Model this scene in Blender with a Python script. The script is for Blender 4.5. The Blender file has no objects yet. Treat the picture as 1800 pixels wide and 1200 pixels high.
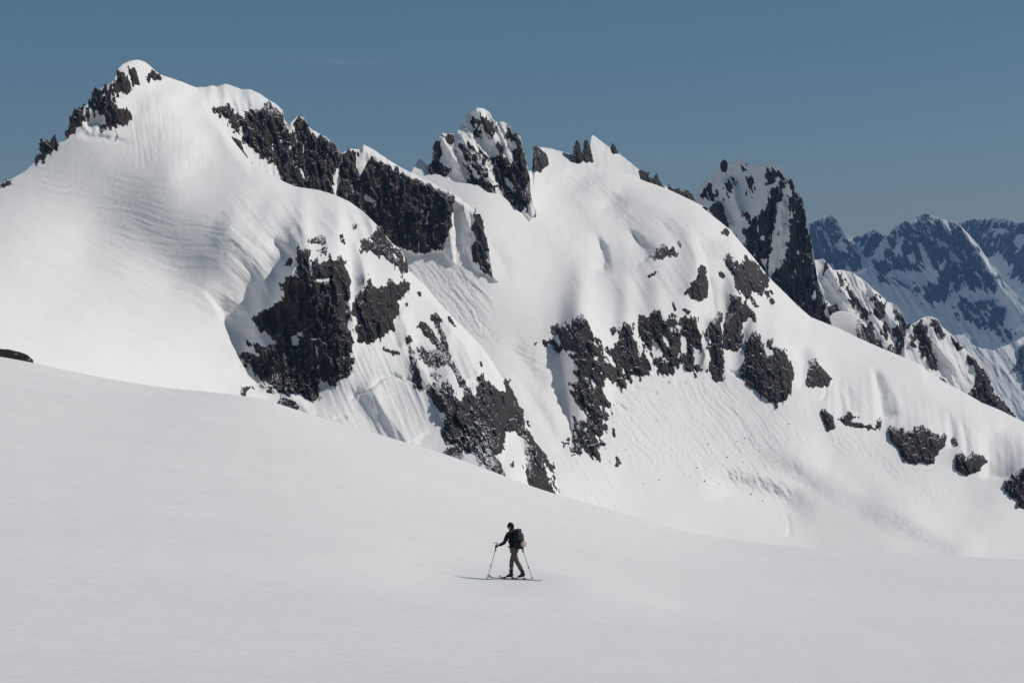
import bpy, bmesh, math, random
import numpy as np
from mathutils import Vector, Matrix

# ------------------------------------------------------------------ scene basics
scene = bpy.context.scene
COL = scene.collection
F, CX, HY = 3500.0, 900.0, 900.0        # focal length and principal lines, in units of the 1800-wide frame
SUN_AZ, SUN_EL = math.radians(81), math.radians(44)   # azimuth clockwise from +Y (the view direction)


def tag(o, label=None, cat=None, group=None, kind=None):
    if label: o['label'] = label
    if cat: o['category'] = cat
    if group: o['group'] = group
    if kind: o['kind'] = kind
    return o


def mesh_obj(name, verts, faces, mat, smooth=True, parent=None):
    me = bpy.data.meshes.new(name)
    verts = np.asarray(verts, dtype=np.float32)
    faces = np.asarray(faces, dtype=np.int32)
    n, k = faces.shape
    me.vertices.add(len(verts)); me.vertices.foreach_set('co', verts.ravel())
    me.loops.add(n * k); me.loops.foreach_set('vertex_index', faces.ravel())
    me.polygons.add(n)
    me.polygons.foreach_set('loop_start', np.arange(0, n * k, k, dtype=np.int32))
    me.polygons.foreach_set('loop_total', np.full(n, k, dtype=np.int32))
    me.polygons.foreach_set('use_smooth', np.full(n, smooth, dtype=bool))
    me.update(calc_edges=True); me.validate()
    me.materials.append(mat)
    o = bpy.data.objects.new(name, me); COL.objects.link(o)
    if parent: o.parent = parent
    return o


# ------------------------------------------------------------------ noise
def _h(ix, iy, seed):
    h = (ix.astype(np.int64) * 374761393 + iy.astype(np.int64) * 668265263 + seed * 974634777) & 0xffffffff
    h = ((h ^ (h >> 13)) * 1274126177) & 0xffffffff
    h = ((h ^ (h >> 16)) * 2246822519) & 0xffffffff
    return ((h ^ (h >> 15)) & 0xffffff) / float(0x1000000) * 2 * math.pi


def perlin(x, y, seed=0):
    ix, iy = np.floor(x), np.floor(y)
    fx, fy = x - ix, y - iy
    ux, uy = fx ** 3 * (fx * (fx * 6 - 15) + 10), fy ** 3 * (fy * (fy * 6 - 15) + 10)
    r = []
    for dx, dy in ((0, 0), (1, 0), (0, 1), (1, 1)):
        a = _h(ix + dx, iy + dy, seed)
        r.append(np.cos(a) * (fx - dx) + np.sin(a) * (fy - dy))
    return 1.5 * ((r[0] * (1 - ux) + r[1] * ux) * (1 - uy) + (r[2] * (1 - ux) + r[3] * ux) * uy)


def fbm(x, y, seed=0, octaves=4, gain=.5, ridged=False):
    out, a, f, tot = 0, 1.0, 1.0, 0
    for k in range(octaves):
        n = perlin(x * f + 17.3 * k, y * f - 9.1 * k, seed + 31 * k)
        if ridged: n = 1 - 2 * np.abs(n)
        out = out + a * n; tot += a; a *= gain; f *= 2.03
    return out / tot


def blocks(X, Y, ang, along, across, seed):
    """fractured rock: jittered cells, each with its own level and its own tilted flat face -> (level, tilt)"""
    c, s = math.cos(math.radians(ang)), math.sin(math.radians(ang))
    u, v = (X * c + Y * s) / along, (-X * s + Y * c) / across
    iu, iv = np.floor(u), np.floor(v)
    best = np.full(X.shape, 1e9); lev = np.zeros(X.shape); til = np.zeros(X.shape)
    for du in (-1, 0, 1):
        for dv in (-1, 0, 1):
            a = _h(iu + du, iv + dv, seed); b = _h(iu + du, iv + dv, seed + 1)
            pu, pv = iu + du + a / 6.2832, iv + dv + b / 6.2832
            d = (u - pu) ** 2 + (v - pv) ** 2
            m = d < best; best = np.where(m, d, best)
            q = _h(iu + du, iv + dv, seed + 2); w = _h(iu + du, iv + dv, seed + 3)
            lev = np.where(m, q / 3.1416 - 1, lev)
            til = np.where(m, (u - pu) * np.cos(w) + 1.6 * (v - pv) * np.sin(w), til)
    return lev, til


def onoise(X, Y, ang, along, across, seed=0, octaves=3, gain=.5, ridged=False):
    """noise stretched ALONG the direction ANG (degrees, 0 = image right, 90 = image down), lengths in frame pixels"""
    c, s = math.cos(math.radians(ang)), math.sin(math.radians(ang))
    return fbm((X * c + Y * s) / along, (-X * s + Y * c) / across, seed, octaves, gain, ridged)


# ------------------------------------------------------------------ curves and polygons
def resample(path, step=6.0):
    p = np.array(path, float)
    if len(p) < 3:
        n = max(2, int(np.hypot(*(p[1] - p[0])) / step)); t = np.linspace(0, 1, n)[:, None]
        return p[0] * (1 - t) + p[1] * t
    q = np.vstack([2 * p[0] - p[1], p, 2 * p[-1] - p[-2]])
    out = []
    for i in range(1, len(q) - 2):
        p0, p1, p2, p3 = q[i - 1:i + 3]
        n = max(2, int(np.hypot(*(p2 - p1)) / step))
        for t in np.linspace(0, 1, n, endpoint=False):
            out.append(.5 * (2 * p1 + (p2 - p0) * t + (2 * p0 - 5 * p1 + 4 * p2 - p3) * t * t + (3 * p1 - p0 - 3 * p2 + p3) * t ** 3))
    out.append(p[-1])
    return np.array(out)


def seg_field(X, Y, pts):
    """distance to an open polyline, signed side (positive = image-right of a path running down), arc parameter 0..1"""
    best = np.full(X.shape, 1e9); sd = np.zeros(X.shape); tt = np.zeros(X.shape)
    d = np.diff(pts, axis=0); ln = np.hypot(d[:, 0], d[:, 1]); cum = np.concatenate([[0], np.cumsum(ln)])
    for i in range(len(d)):
        if ln[i] < 1e-6: continue
        rx, ry = X - pts[i, 0], Y - pts[i, 1]
        t = np.clip((rx * d[i, 0] + ry * d[i, 1]) / ln[i] ** 2, 0, 1)
        ex, ey = rx - t * d[i, 0], ry - t * d[i, 1]
        q = np.hypot(ex, ey); m = q < best
        best = np.where(m, q, best)
        side = -(d[i, 0] * ry - d[i, 1] * rx)
        sd = np.where(m, np.sign(side), sd)
        tt = np.where(m, (cum[i] + t * ln[i]) / cum[-1], tt)
    return best, sd, tt


def poly_sdf(X, Y, poly):
    """signed distance to a closed polygon, positive inside"""
    p = np.array(poly, float); q = np.roll(p, -1, axis=0)
    best = np.full(X.shape, 1e9); inside = np.zeros(X.shape, bool)
    for (ax, ay), (bx, by) in zip(p, q):
        dx, dy = bx - ax, by - ay; l2 = dx * dx + dy * dy
        if l2 < 1e-9: continue
        t = np.clip(((X - ax) * dx + (Y - ay) * dy) / l2, 0, 1)
        best = np.minimum(best, np.hypot(X - ax - t * dx, Y - ay - t * dy))
        if ay != by:
            c = ((ay > Y) != (by > Y)) & (X < (bx - ax) * (Y - ay) / (by - ay) + ax)
            inside ^= c
    return np.where(inside, best, -best)


def smooth01(t):
    t = np.clip(t, 0, 1); return t * t * (3 - 2 * t)


# ------------------------------------------------------------------ a mountain face: distance from the eye over a window of directions
class Face:
    def __init__(self, x0, x1, y0, y1, step=2.0):
        self.x0, self.y0, self.step = x0, y0, step
        xs = np.arange(x0, x1 + step, step); ys = np.arange(y0, y1 + step, step)
        self.X, self.Y = np.meshgrid(xs, ys)
        self.D = np.zeros_like(self.X)
        self.top = None

    def spline(self, ctrl):
        c = np.array(ctrl, float); n = len(c)
        sc = 100.0
        def U(r2): return np.where(r2 > 1e-12, .5 * r2 * np.log(r2 + 1e-12), 0)
        A = np.zeros((n + 3, n + 3)); px, py = c[:, 0] / sc, c[:, 1] / sc
        A[:n, :n] = U((px[:, None] - px) ** 2 + (py[:, None] - py) ** 2) + np.eye(n) * .06
        A[:n, n], A[:n, n + 1], A[:n, n + 2] = 1, px, py; A[n:, :n] = A[:n, n:].T
        w = np.linalg.solve(A, np.concatenate([c[:, 2], [0, 0, 0]]))
        x, y = self.X / sc, self.Y / sc
        D = w[n] + w[n + 1] * x + w[n + 2] * y
        for i in range(n): D = D + w[i] * U((x - px[i]) ** 2 + (y - py[i]) ** 2)
        self.D += D
        return self

    def stroke(self, path, H, wl, wr, t0=.15, t1=.2, sharp=.5, grow=0.0):
        """a crest (H > 0) or a groove (H < 0): H metres towards the eye on the line, fading over WL pixels to its left, WR to its right"""
        pts = resample(path); m = max(wl, wr) + 4
        j0 = max(0, int((pts[:, 0].min() - m - self.x0) / self.step)); j1 = int((pts[:, 0].max() + m - self.x0) / self.step) + 2
        i0 = max(0, int((pts[:, 1].min() - m - self.y0) / self.step)); i1 = int((pts[:, 1].max() + m - self.y0) / self.step) + 2
        sl = (slice(i0, max(i0, i1)), slice(j0, max(j0, j1)))
        X, Y = self.X[sl], self.Y[sl]
        if X.size == 0: return self
        jx = X + 2.5 * fbm(X / 18, Y / 18, 5, 2); jy = Y + 2.5 * fbm(X / 18 + 40, Y / 18, 6, 2)
        d, s, t = seg_field(jx, jy, pts)
        a = np.clip(d / (np.where(s > 0, wr, wl) * (1 - grow + grow * t)), 0, 1)
        f = sharp * (1 - a) ** 1.5 + (1 - sharp) * (1 - smooth01(a))
        tap = 1.0
        if t0 > 0: tap = tap * smooth01(t / t0)
        if t1 > 0: tap = tap * smooth01((1 - t) / t1)
        self.D[sl] -= H * f * tap
        return self

    def zone(self, poly, soft=25):
        return smooth01(.5 + poly_sdf(self.X, self.Y, poly) / (2 * soft))

    def silhouette(self, pts):
        p = np.array(pts, float); self.top = (p[:, 0], p[:, 1]); return self

    def ytop(self, px):
        return np.interp(px, *self.top) if self.top is not None else np.full(np.shape(px), -1e9)

    def roll(self, w, R, x0=-1e9, x1=1e9, soft=30):
        """the surface bends over towards its skyline: R metres over W pixels"""
        d = np.clip((self.Y - self.ytop(self.X)) / w, 0, 1)
        k = smooth01((self.X - x0) / soft + .5) * smooth01((x1 - self.X) / soft + .5)
        self.D += R * (1 - d) ** 2 * k
        return self

    def at(self, px, py):
        fx = np.clip((np.asarray(px, float) - self.x0) / self.step, 0, self.D.shape[1] - 1.001)
        fy = np.clip((np.asarray(py, float) - self.y0) / self.step, 0, self.D.shape[0] - 1.001)
        ix, iy = fx.astype(int), fy.astype(int); fx, fy = fx - ix, fy - iy
        D = self.D
        return (D[iy, ix] * (1 - fx) + D[iy, ix + 1] * fx) * (1 - fy) + (D[iy + 1, ix] * (1 - fx) + D[iy + 1, ix + 1] * fx) * fy

    def build(self, name, mat, ybot, xa, xb, dx=1.7, dy=1.9, edge=0.0, seed=3, back=None, smooth=True, front=False, sides=''):
        xs = np.arange(xa, xb + dx, dx)
        yt = self.ytop(xs)
        if edge: yt = yt + edge * fbm(xs / 7.0, xs * 0, seed, 3)
        yb = ybot if np.isscalar(ybot) else np.interp(xs, *np.array(ybot, float).T)
        yb = np.maximum(yb + 0 * xs, yt + 2)
        n = int(np.max(yb - yt) / dy) + 2
        t = np.linspace(0, 1, n)[:, None]
        PX = np.repeat(xs[None], n, 0); PY = yt[None] + t * (yb - yt)[None]
        D = self.at(PX, PY)
        V = np.stack([(PX - CX) / F * D, D, (HY - PY) / F * D], -1)
        back = back or [(2, .6), (6, 3), (14, 10), (30, 26), (70, 65), (140, 130), (220, 215)]
        rows = [V[0] + np.array([0, b, -z]) for b, z in back][::-1]
        low = []
        if front:                                                       # the slope runs on down to the valley floor
            low = [V[-1] + np.array([0, -b, -z]) for b, z in ((12, 8), (40, 28), (90, 66), (160, 125), (240, 200), (300, 270))]
        V = np.concatenate([np.array(rows), V] + ([np.array(low)] if low else []), 0)
        if sides:                                                       # and the flanks fall away out of sight
            m = V[:, :, 1:2].mean() / F
            def flank(col, sg): return [col + np.array([sg * a * m, .3 * a * m, -b * m]) for a, b in ((30, 8), (90, 45), (240, 190), (500, 480), (800, 850))]
            add_l = [np.stack(flank(V[:, 0], -1)[::-1], 1)] if 'L' in sides else []
            add_r = [np.stack(flank(V[:, -1], 1), 1)] if 'R' in sides else []
            if 'r' in sides: add_r = [np.stack([V[:, -1] + np.array([a * m, 2.5 * a * m, -b * m]) for a, b in ((8, 2), (25, 12), (60, 60), (140, 220))], 1)]
            V = np.concatenate(add_l + [V] + add_r, 1)
        R, Cn = V.shape[:2]
        idx = np.arange(R * Cn).reshape(R, Cn)
        f = np.stack([idx[:-1, :-1], idx[1:, :-1], idx[1:, 1:], idx[:-1, 1:]], -1).reshape(-1, 4)
        return mesh_obj(name, V.reshape(-1, 3), f, mat, smooth)


# ------------------------------------------------------------------ rock standing out of a snow face
ROCKS, SPECS = [], []


def blur_x(a, r):
    for _ in range(3):
        p = np.pad(a, ((0, 0), (r, r)), mode='edge'); c = np.cumsum(np.pad(p, ((0, 0), (1, 0))), 1)
        a = (c[:, 2 * r + 1:] - c[:, :-2 * r - 1]) / (2 * r + 1)
    return a


def brink(face, poly, k, up=None):
    """a cliff is steeper than the snow: the snow above it swells out to the brink, the rock falls back to the plane at its foot"""
    p = np.array(poly, float); st = face.step
    hgt0 = np.ptp(p[:, 1]); up = up or max(25, min(90, 1.0 * hgt0)); side = 36
    j0 = max(0, int((p[:, 0].min() - side - face.x0) / st)); j1 = int((p[:, 0].max() + side - face.x0) / st) + 1
    i0 = max(0, int((p[:, 1].min() - 2.2 * up - face.y0) / st)); i1 = int((p[:, 1].max() + 12 - face.y0) / st) + 1
    sl = (slice(i0, i1), slice(j0, j1)); X, Y = face.X[sl], face.Y[sl]
    m = poly_sdf(X, Y, poly) > 0
    has = m.any(0); y0 = np.where(has, Y[np.argmax(m, 0), 0], 0); y1 = np.where(has, Y[m.shape[0] - 1 - np.argmax(m[::-1], 0), 0], 0)
    if has.sum() < 2: return
    cols = np.arange(len(has)); y0 = np.interp(cols, cols[has], y0[has]); y1 = np.interp(cols, cols[has], y1[has])
    hg = np.maximum(y1 - y0, 1) * has
    H = blur_x((hg * k * face.D[sl].mean() / F)[None], 5)
    y0 = blur_x(y0[None], 4); hh = np.maximum(blur_x((y1[None] - y0), 4), 6)
    prof = np.where(Y < y0, np.exp(-(np.maximum(y0 - Y, 0) / up) ** 1.4 * 1.6), np.clip(1 - (Y - y0) / hh, 0, 1))
    face.D[sl] -= H * prof


def rock(face, poly, label, **kw):
    SPECS.append((face, poly, label, kw))


def size_ok(p): return np.ptp(p[:, 0]) * np.ptp(p[:, 1]) > 200


def rock_build(face, poly, label, name='rock_outcrop', cat='rock outcrop', h=6.0, edge=12.0, amp=3.0, ang=80, holes=(), rough=1.0, step=1.15, solid=0, seed=None, mat=None, group=None, sink=1.3, k=None, over=None, veins=0.0, bias=0.0):
    seed = seed if seed is not None else 11 + 7 * len(ROCKS)
    p = np.array(poly, float)
    margin = 7 + 3.2 * amp if size_ok(p) else 5.0
    x0, x1, y0, y1 = p[:, 0].min() - margin - 3, p[:, 0].max() + margin + 3, p[:, 1].min() - margin - 3, p[:, 1].max() + margin + 3
    X, Y = np.meshgrid(np.arange(x0, x1, step), np.arange(y0, y1, step))
    X = X + .35 * step * perlin(X * 1.7, Y * 1.7, seed + 1); Y = Y + .35 * step * perlin(X * 1.7 + 9, Y * 1.7, seed + 2)
    s = poly_sdf(X, Y, p)
    size = math.sqrt(np.ptp(p[:, 0]) * np.ptp(p[:, 1]))
    mix = min(1.0, amp / 3.0)
    n_big = onoise(X, Y, ang, 26, 8, seed, 3, .6)
    n_sml = onoise(X, Y, ang, 12, 5.0, seed + 5, 3, .65)
    bx = X + 4 * fbm(X / 20, Y / 20, seed + 171, 2); by = Y + 4 * fbm(X / 20, Y / 20, seed + 172, 2)
    lev1, til1 = blocks(bx, by, ang, 34, 17, seed + 100)
    lev2, til2 = blocks(bx, by, ang, 15, 7.5, seed + 110)
    lev3, til3 = blocks(bx, by, ang + 12, 7, 4.2, seed + 120)
    ragged = .25 + 1.2 * smooth01(.5 + 1.6 * fbm(X / 45, Y / 45, seed + 8, 2))
    cap = min(7.5, max(3.0, size * .16))
    n_tny = onoise(X, Y, ang, 6.5, 3.4, seed + 6, 1)
    e = np.where(s > 0, np.minimum(s, cap) * (1 - .3 * mix), s * .6) + amp * (1.9 * n_big + ragged * (1.1 * n_sml + .35 * n_tny + .75 * lev2 + .4 * lev3)) + .6 * mix
    e = e + bias
    if veins:                                                           # snow lying in the couloirs
        vx = X + 7 * fbm(X / 35, Y / 35, seed + 76, 2)
        e = e - veins * 16 * np.clip(onoise(vx, Y, ang, 70, 11, seed + 75, 3, .6, True) - .28, 0, 1)
    e = np.where(s < -margin + 2, np.minimum(e, -2), e)
    for q in holes:
        e = np.minimum(e, -poly_sdf(X, Y, q) + 5 * onoise(X, Y, ang, 12, 4, seed + 9, 3, .7))
    mpp = float(np.mean(face.at(p[:, 0], p[:, 1]))) / F
    big = min(1, size / 40)
    t = np.clip(e / 5.0, 0, 1)
    wx = X + 5 * fbm(X / 30, Y / 30, seed + 71, 2); wy = Y + 5 * fbm(X / 30, Y / 30, seed + 72, 2)
    but = onoise(wx, wy, ang, 75, 17, seed + 20, 3, .5, True)          # buttresses and chimneys down the fall line
    led = onoise(wx, wy, ang - 72, 34, 11, seed + 40, 2, .5, True)     # ledges across it
    fine = onoise(wx, wy, ang, 16, 5, seed + 60, 2, .5, True)
    relief = rough * (5.0 * big * but + big * (1.8 * lev1 + 8.0 * til1) + .9 * lev2 + 4.0 * til2 + .35 * lev3 + 1.5 * til3 + .5 * big * led)
    hh = (h * .30 * (1 - (1 - t) ** 2) + .6 * t) + (relief + .6 * rough) * np.clip(e / 8, 0, 1)
    hh = np.where(e > 0, np.maximum(hh, .12), np.maximum(e * .7, -sink * 2.5)) * mpp
    D = face.at(X, Y) - hh
    yt = face.ytop(X)
    if over is not None: keep_over = Y > yt - over - 1.5 * perlin(X / 5, Y * 0, seed + 77)
    else: keep_over = True
    keep = keep_over & (s > -margin) & ~((Y < yt + 1) & (e < 0))
    V = np.stack([(X - CX) / F * D, D, (HY - Y) / F * D], -1).reshape(-1, 3)
    R, Cn = X.shape
    idx = np.arange(R * Cn).reshape(R, Cn)
    kk = keep[:-1, :-1] & keep[1:, :-1] & keep[1:, 1:] & keep[:-1, 1:]
    f = np.stack([idx[:-1, :-1], idx[1:, :-1], idx[1:, 1:], idx[:-1, 1:]], -1)[kk]
    par = list(range(R * Cn))                                           # keep the largest connected piece

    def find(a):
        while par[a] != a:
            par[a] = par[par[a]]; a = par[a]
        return a
    for q in f.tolist():
        a = find(q[0])
        for b in q[1:]:
            b = find(b)
            if a != b: par[b] = a
    roots = np.array([find(q) for q in f[:, 0].tolist()])
    ids, cnt = np.unique(roots, return_counts=True)
    f = f[roots == ids[cnt.argmax()]]
    used, inv = np.unique(f, return_inverse=True)
    Vu, fu = V[used], inv.reshape(-1, 4)
    if solid:                                                           # free-standing rock: close it with a back at its real thickness
        n0 = len(Vu); dist = Vu[:, 1:2]
        back = Vu * (1 + solid / dist)
        edges = {}
        for q in fu.tolist():
            for i in range(4):
                a, b = q[i], q[(i + 1) % 4]
                if (b, a) in edges: del edges[(b, a)]
                else: edges[(a, b)] = 1
        side = [(b, a, a + n0, b + n0) for a, b in edges]
        Vu = np.concatenate([Vu, back]); fu = np.concatenate([fu, fu[:, ::-1] + n0, np.array(side)])
    o = mesh_obj(name, Vu, fu, mat or M_ROCK, False)
    tag(o, label, cat, group)
    ROCKS.append(o)
    return o
# ------------------------------------------------------------------ materials
def node_mat(name):
    m = bpy.data.materials.new(name); m.use_nodes = True
    nt = m.node_tree; b = nt.nodes['Principled BSDF']
    return m, nt, b


def N(nt, kind, **kw):
    n = nt.nodes.new(kind)
    for k, v in kw.items():
        if k.startswith('i_'):
            n.inputs[k[2:].replace('_', ' ')].default_value = v
        else: setattr(n, k, v)
    return n


def ramp(nt, fac, stops):
    r = N(nt, 'ShaderNodeValToRGB'); e = r.color_ramp.elements
    while len(e) > 1: e.remove(e[-1])
    e[0].position, e[0].color = stops[0][0], stops[0][1]
    for p, c in stops[1:]:
        q = e.new(p); q.color = c
    nt.links.new(fac, r.inputs['Fac'])
    return r


def grey(v): return (v, v, v, 1)


def snow_material(name, scale, bump, dist, stretch=(1, 1, 1), colour=(.872, .86, .85)):
    m, nt, b = node_mat(name)
    b.inputs['Roughness'].default_value = .75; b.inputs['Specular IOR Level'].default_value = .15
    tc = N(nt, 'ShaderNodeTexCoord'); mp = N(nt, 'ShaderNodeMapping'); mp.inputs['Scale'].default_value = stretch
    nt.links.new(tc.outputs['Object'], mp.inputs['Vector'])
    n1 = N(nt, 'ShaderNodeTexNoise', i_Scale=scale, i_Detail=6, i_Roughness=.6)
    n2 = N(nt, 'ShaderNodeTexNoise', i_Scale=scale * .13, i_Detail=3)
    for n in (n1, n2): nt.links.new(mp.outputs['Vector'], n.inputs['Vector'])
    c = ramp(nt, n2.outputs['Fac'], [(.3, (*[x * .965 for x in colour], 1)), (.7, (*colour, 1))])
    nt.links.new(c.outputs['Color'], b.inputs['Base Color'])
    bp = N(nt, 'ShaderNodeBump', i_Strength=bump, i_Distance=dist)
    nt.links.new(n1.outputs['Fac'], bp.inputs['Height']); nt.links.new(bp.outputs['Normal'], b.inputs['Normal'])
    return m


def rock_material(name, dark, light, snow_at=.80, snow_soft=.06, scale=.12, warm=(.10, .07, .058)):
    """broken rock with snow lying wherever a facet is flat enough to hold it"""
    m, nt, b = node_mat(name)
    b.inputs['Roughness'].default_value = .85; b.inputs['Specular IOR Level'].default_value = .25
    tc = N(nt, 'ShaderNodeTexCoord')
    mp = N(nt, 'ShaderNodeMapping'); mp.inputs['Scale'].default_value = (1, 1, .4)
    nt.links.new(tc.outputs['Object'], mp.inputs['Vector'])
    n1 = N(nt, 'ShaderNodeTexNoise', i_Scale=scale * 1.6, i_Detail=8, i_Roughness=.72)
    n2 = N(nt, 'ShaderNodeTexNoise', i_Scale=scale * 6, i_Detail=6, i_Roughness=.7)
    n3 = N(nt, 'ShaderNodeTexNoise', i_Scale=scale * .5, i_Detail=4)
    for n in (n1, n2, n3): nt.links.new(mp.outputs['Vector'], n.inputs['Vector'])
    c1 = ramp(nt, n1.outputs['Fac'], [(.32, (*dark, 1)), (.68, (*light, 1))])
    wr = ramp(nt, n3.outputs['Fac'], [(.55, grey(0)), (.72, grey(.6))])
    mx = N(nt, 'ShaderNodeMix', data_type='RGBA'); nt.links.new(wr.outputs['Color'], mx.inputs['Factor'])
    nt.links.new(c1.outputs['Color'], mx.inputs['A']); mx.inputs['B'].default_value = (*warm, 1)
    ge = N(nt, 'ShaderNodeNewGeometry'); sx = N(nt, 'ShaderNodeSeparateXYZ'); nt.links.new(ge.outputs['Normal'], sx.inputs[0])
    ma = N(nt, 'ShaderNodeMath', operation='MULTIPLY_ADD'); ma.inputs[1].default_value = .45
    nt.links.new(n2.outputs['Fac'], ma.inputs[0]); nt.links.new(sx.outputs['Z'], ma.inputs[2])
    sr = ramp(nt, ma.outputs[0], [(0, grey(0)), (1, grey(1))])
    mr = N(nt, 'ShaderNodeMapRange'); mr.inputs['From Min'].default_value = snow_at + .225 - snow_soft; mr.inputs['From Max'].default_value = snow_at + .225 + snow_soft
    nt.links.new(ma.outputs[0], mr.inputs['Value']); nt.nodes.remove(sr)
    m2 = N(nt, 'ShaderNodeMix', data_type='RGBA'); nt.links.new(mr.outputs[0], m2.inputs['Factor'])
    nt.links.new(mx.outputs['Result'], m2.inputs['A']); m2.inputs['B'].default_value = (.80, .81, .83, 1)
    nt.links.new(m2.outputs['Result'], b.inputs['Base Color'])
    bp = N(nt, 'ShaderNodeBump', i_Strength=.6, i_Distance=.8)
    nt.links.new(n2.outputs['Fac'], bp.inputs['Height']); nt.links.new(bp.outputs['Normal'], b.inputs['Normal'])
    return m


M_ROCK = rock_material('dark_rock', (.006, .006, .008), (.064, .053, .045), snow_at=.90, snow_soft=.03, warm=(.088, .060, .049))
M_ROCK_FAR = rock_material('far_rock', (.03, .032, .035), (.07, .07, .07), snow_at=.70, snow_soft=.10, scale=.02)
M_SNOW = snow_material('mountain_snow', .4, .45, .6)
M_FIELD = snow_material('foreground_snow', 1.0, .55, .2, (.45, 1, 1))


def plain(name, col, rough=.7, spec=.3, noise=0, scale=60):
    m, nt, b = node_mat(name)
    b.inputs['Roughness'].default_value = rough; b.inputs['Specular IOR Level'].default_value = spec
    tc = N(nt, 'ShaderNodeTexCoord'); n = N(nt, 'ShaderNodeTexNoise', i_Scale=scale, i_Detail=4)
    nt.links.new(tc.outputs['Object'], n.inputs['Vector'])
    c = ramp(nt, n.outputs['Fac'], [(.3, (*[x * (1 - noise) for x in col], 1)), (.7, (*[min(1, x * (1 + noise)) for x in col], 1))])
    nt.links.new(c.outputs['Color'], b.inputs['Base Color'])
    return m
HAZE = 4.4e-5
SKY_SAT, SKY_HUE, SKY_STR, SUN_STR, EXPOSURE = 1.2, .485, .044, 3.2, -0.06
SKY_DIP = .10
# ================================================================== the main massif
# ---- B: the right-hand snow slopes
B = Face(600, 1880, 230, 1060)
B.silhouette([(600, 345), (700, 322), (722, 305), (730, 289), (737, 279), (743, 283), (752, 292), (765, 303), (775, 309), (800, 320), (880, 330), (925, 303), (937, 299),
              (940, 262), (945, 258), (955, 259), (968, 261), (1000, 270), (1030, 278), (1043, 284), (1080, 296), (1110, 308), (1130, 317), (1170, 331), (1222, 355), (1250, 377),
              (1285, 405), (1300, 424), (1325, 453), (1350, 486), (1375, 510), (1400, 535), (1425, 557), (1445, 565), (1475, 577), (1512, 595), (1550, 612), (1575, 622),
              (1620, 641), (1632, 653), (1662, 672), (1695, 689), (1725, 707), (1755, 719), (1791, 737), (1800, 741), (1880, 775)])
B.spline([(640, 470, 1150), (640, 300, 1230), (740, 440, 1165), (740, 300, 1250), (800, 560, 1120), (860, 600, 1105), (860, 480, 1150), (850, 380, 1200), (900, 300, 1290),
          (900, 700, 1060), (950, 800, 1010), (1000, 880, 975), (1000, 960, 950), (960, 600, 1120), (1000, 700, 1085), (960, 480, 1190), (960, 380, 1260), (950, 300, 1330),
          (1080, 880, 1010), (1140, 960, 985), (1080, 800, 1050), (1080, 700, 1105), (1060, 600, 1150), (1050, 500, 1205), (1050, 400, 1265), (1020, 300, 1350),
          (1300, 950, 1040), (1300, 850, 1100), (1300, 720, 1160), (1250, 650, 1185), (1200, 560, 1215), (1250, 460, 1265), (1200, 380, 1330), (1150, 330, 1370),
          (1400, 960, 1060), (1400, 850, 1130), (1400, 700, 1190), (1400, 600, 1260), (1380, 520, 1330), (1300, 430, 1340),
          (1550, 960, 1080), (1550, 850, 1160), (1550, 760, 1210), (1550, 680, 1260), (1550, 615, 1340),
          (1700, 980, 1090), (1700, 880, 1180), (1700, 800, 1220), (1700, 740, 1260), (1700, 692, 1320),
          (1830, 990, 1120), (1830, 880, 1210), (1830, 800, 1250), (1830, 755, 1320), (1460, 575, 1340)])
B.roll(45, 30, 940, 2000)
B.stroke([(950, 290), (995, 340), (1034, 392), (1057, 430), (1064, 500)], -17, 75, 85, .3, .3, 0)
B.stroke([(1040, 405), (1053, 425), (1060, 445), (1063, 486)], -10, 34, 17, .55, .18, .7, .5)
B.stroke([(990, 290), (1060, 335), (1100, 380)], -8, 50, 70, .3, .3, 0)
B.stroke([(1050, 320), (1095, 388), (1120, 422), (1150, 465)], -13, 50, 65, .3, .3, 0)
B.stroke([(1098, 395), (1120, 424), (1144, 452)], -8, 35, 22, .5, .06, .7, .5)
B.stroke([(1140, 370), (1185, 420), (1205, 480)], -7, 45, 34, .4, .3, .3, .5)
B.stroke([(1218, 395), (1240, 450), (1253, 520), (1262, 580)], -14, 20, 52, .25, .2)
B.stroke([(1275, 400), (1300, 470), (1318, 520)], 3, 25, 30, .3, .3)
B.stroke([(1400, 600), (1412, 640), (1410, 690)], -6, 14, 26, .3, .2)
B.stroke([(1533, 640), (1545, 690), (1553, 740)], -13, 16, 38, .3, .08, .6, .6)
B.stroke([(1480, 670), (1492, 700), (1500, 730)], -3, 10, 14, .3, .2)
B.stroke([(1470, 660), (1478, 700), (1482, 735)], -3, 10, 12, .3, .2)
B.stroke([(1665, 720), (1672, 750), (1676, 790)], -4, 10, 14, .3, .1)
B.stroke([(1690, 735), (1697, 770), (1700, 800)], -4, 8, 12, .3, .1)
B.stroke([(1730, 745), (1738, 790), (1738, 845)], -13, 18, 60, .3, .1)
B.stroke([(970, 660), (1000, 730), (1010, 790)], -6, 30, 30, .3, .1)
B.stroke([(880, 590), (930, 650), (965, 720)], -4, 40, 30, .3, .3)
B.stroke([(895, 640), (960, 740), (1010, 830)], -3, 20, 20, .3, .3)
B.stroke([(1230, 840), (1330, 870), (1440, 905)], -11, 45, 40, .3, .3, 0)
B.stroke([(1290, 770), (1400, 800), (1540, 880), (1680, 950)], 10, 45, 55, .3, .3, .1)
B.stroke([(1420, 770), (1480, 830), (1560, 900)], -6, 50, 40, .3, .3, 0)
B.stroke([(1560, 880), (1640, 930), (1740, 980)], 6, 35, 45, .3, .3, 0)
B.stroke([(1380, 900), (1387, 925), (1384, 945)], -1.6, 5, 9, .2, .2)
B.stroke([(840, 420), (870, 440), (900, 500)], -3, 25, 25, .3, .3)
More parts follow.
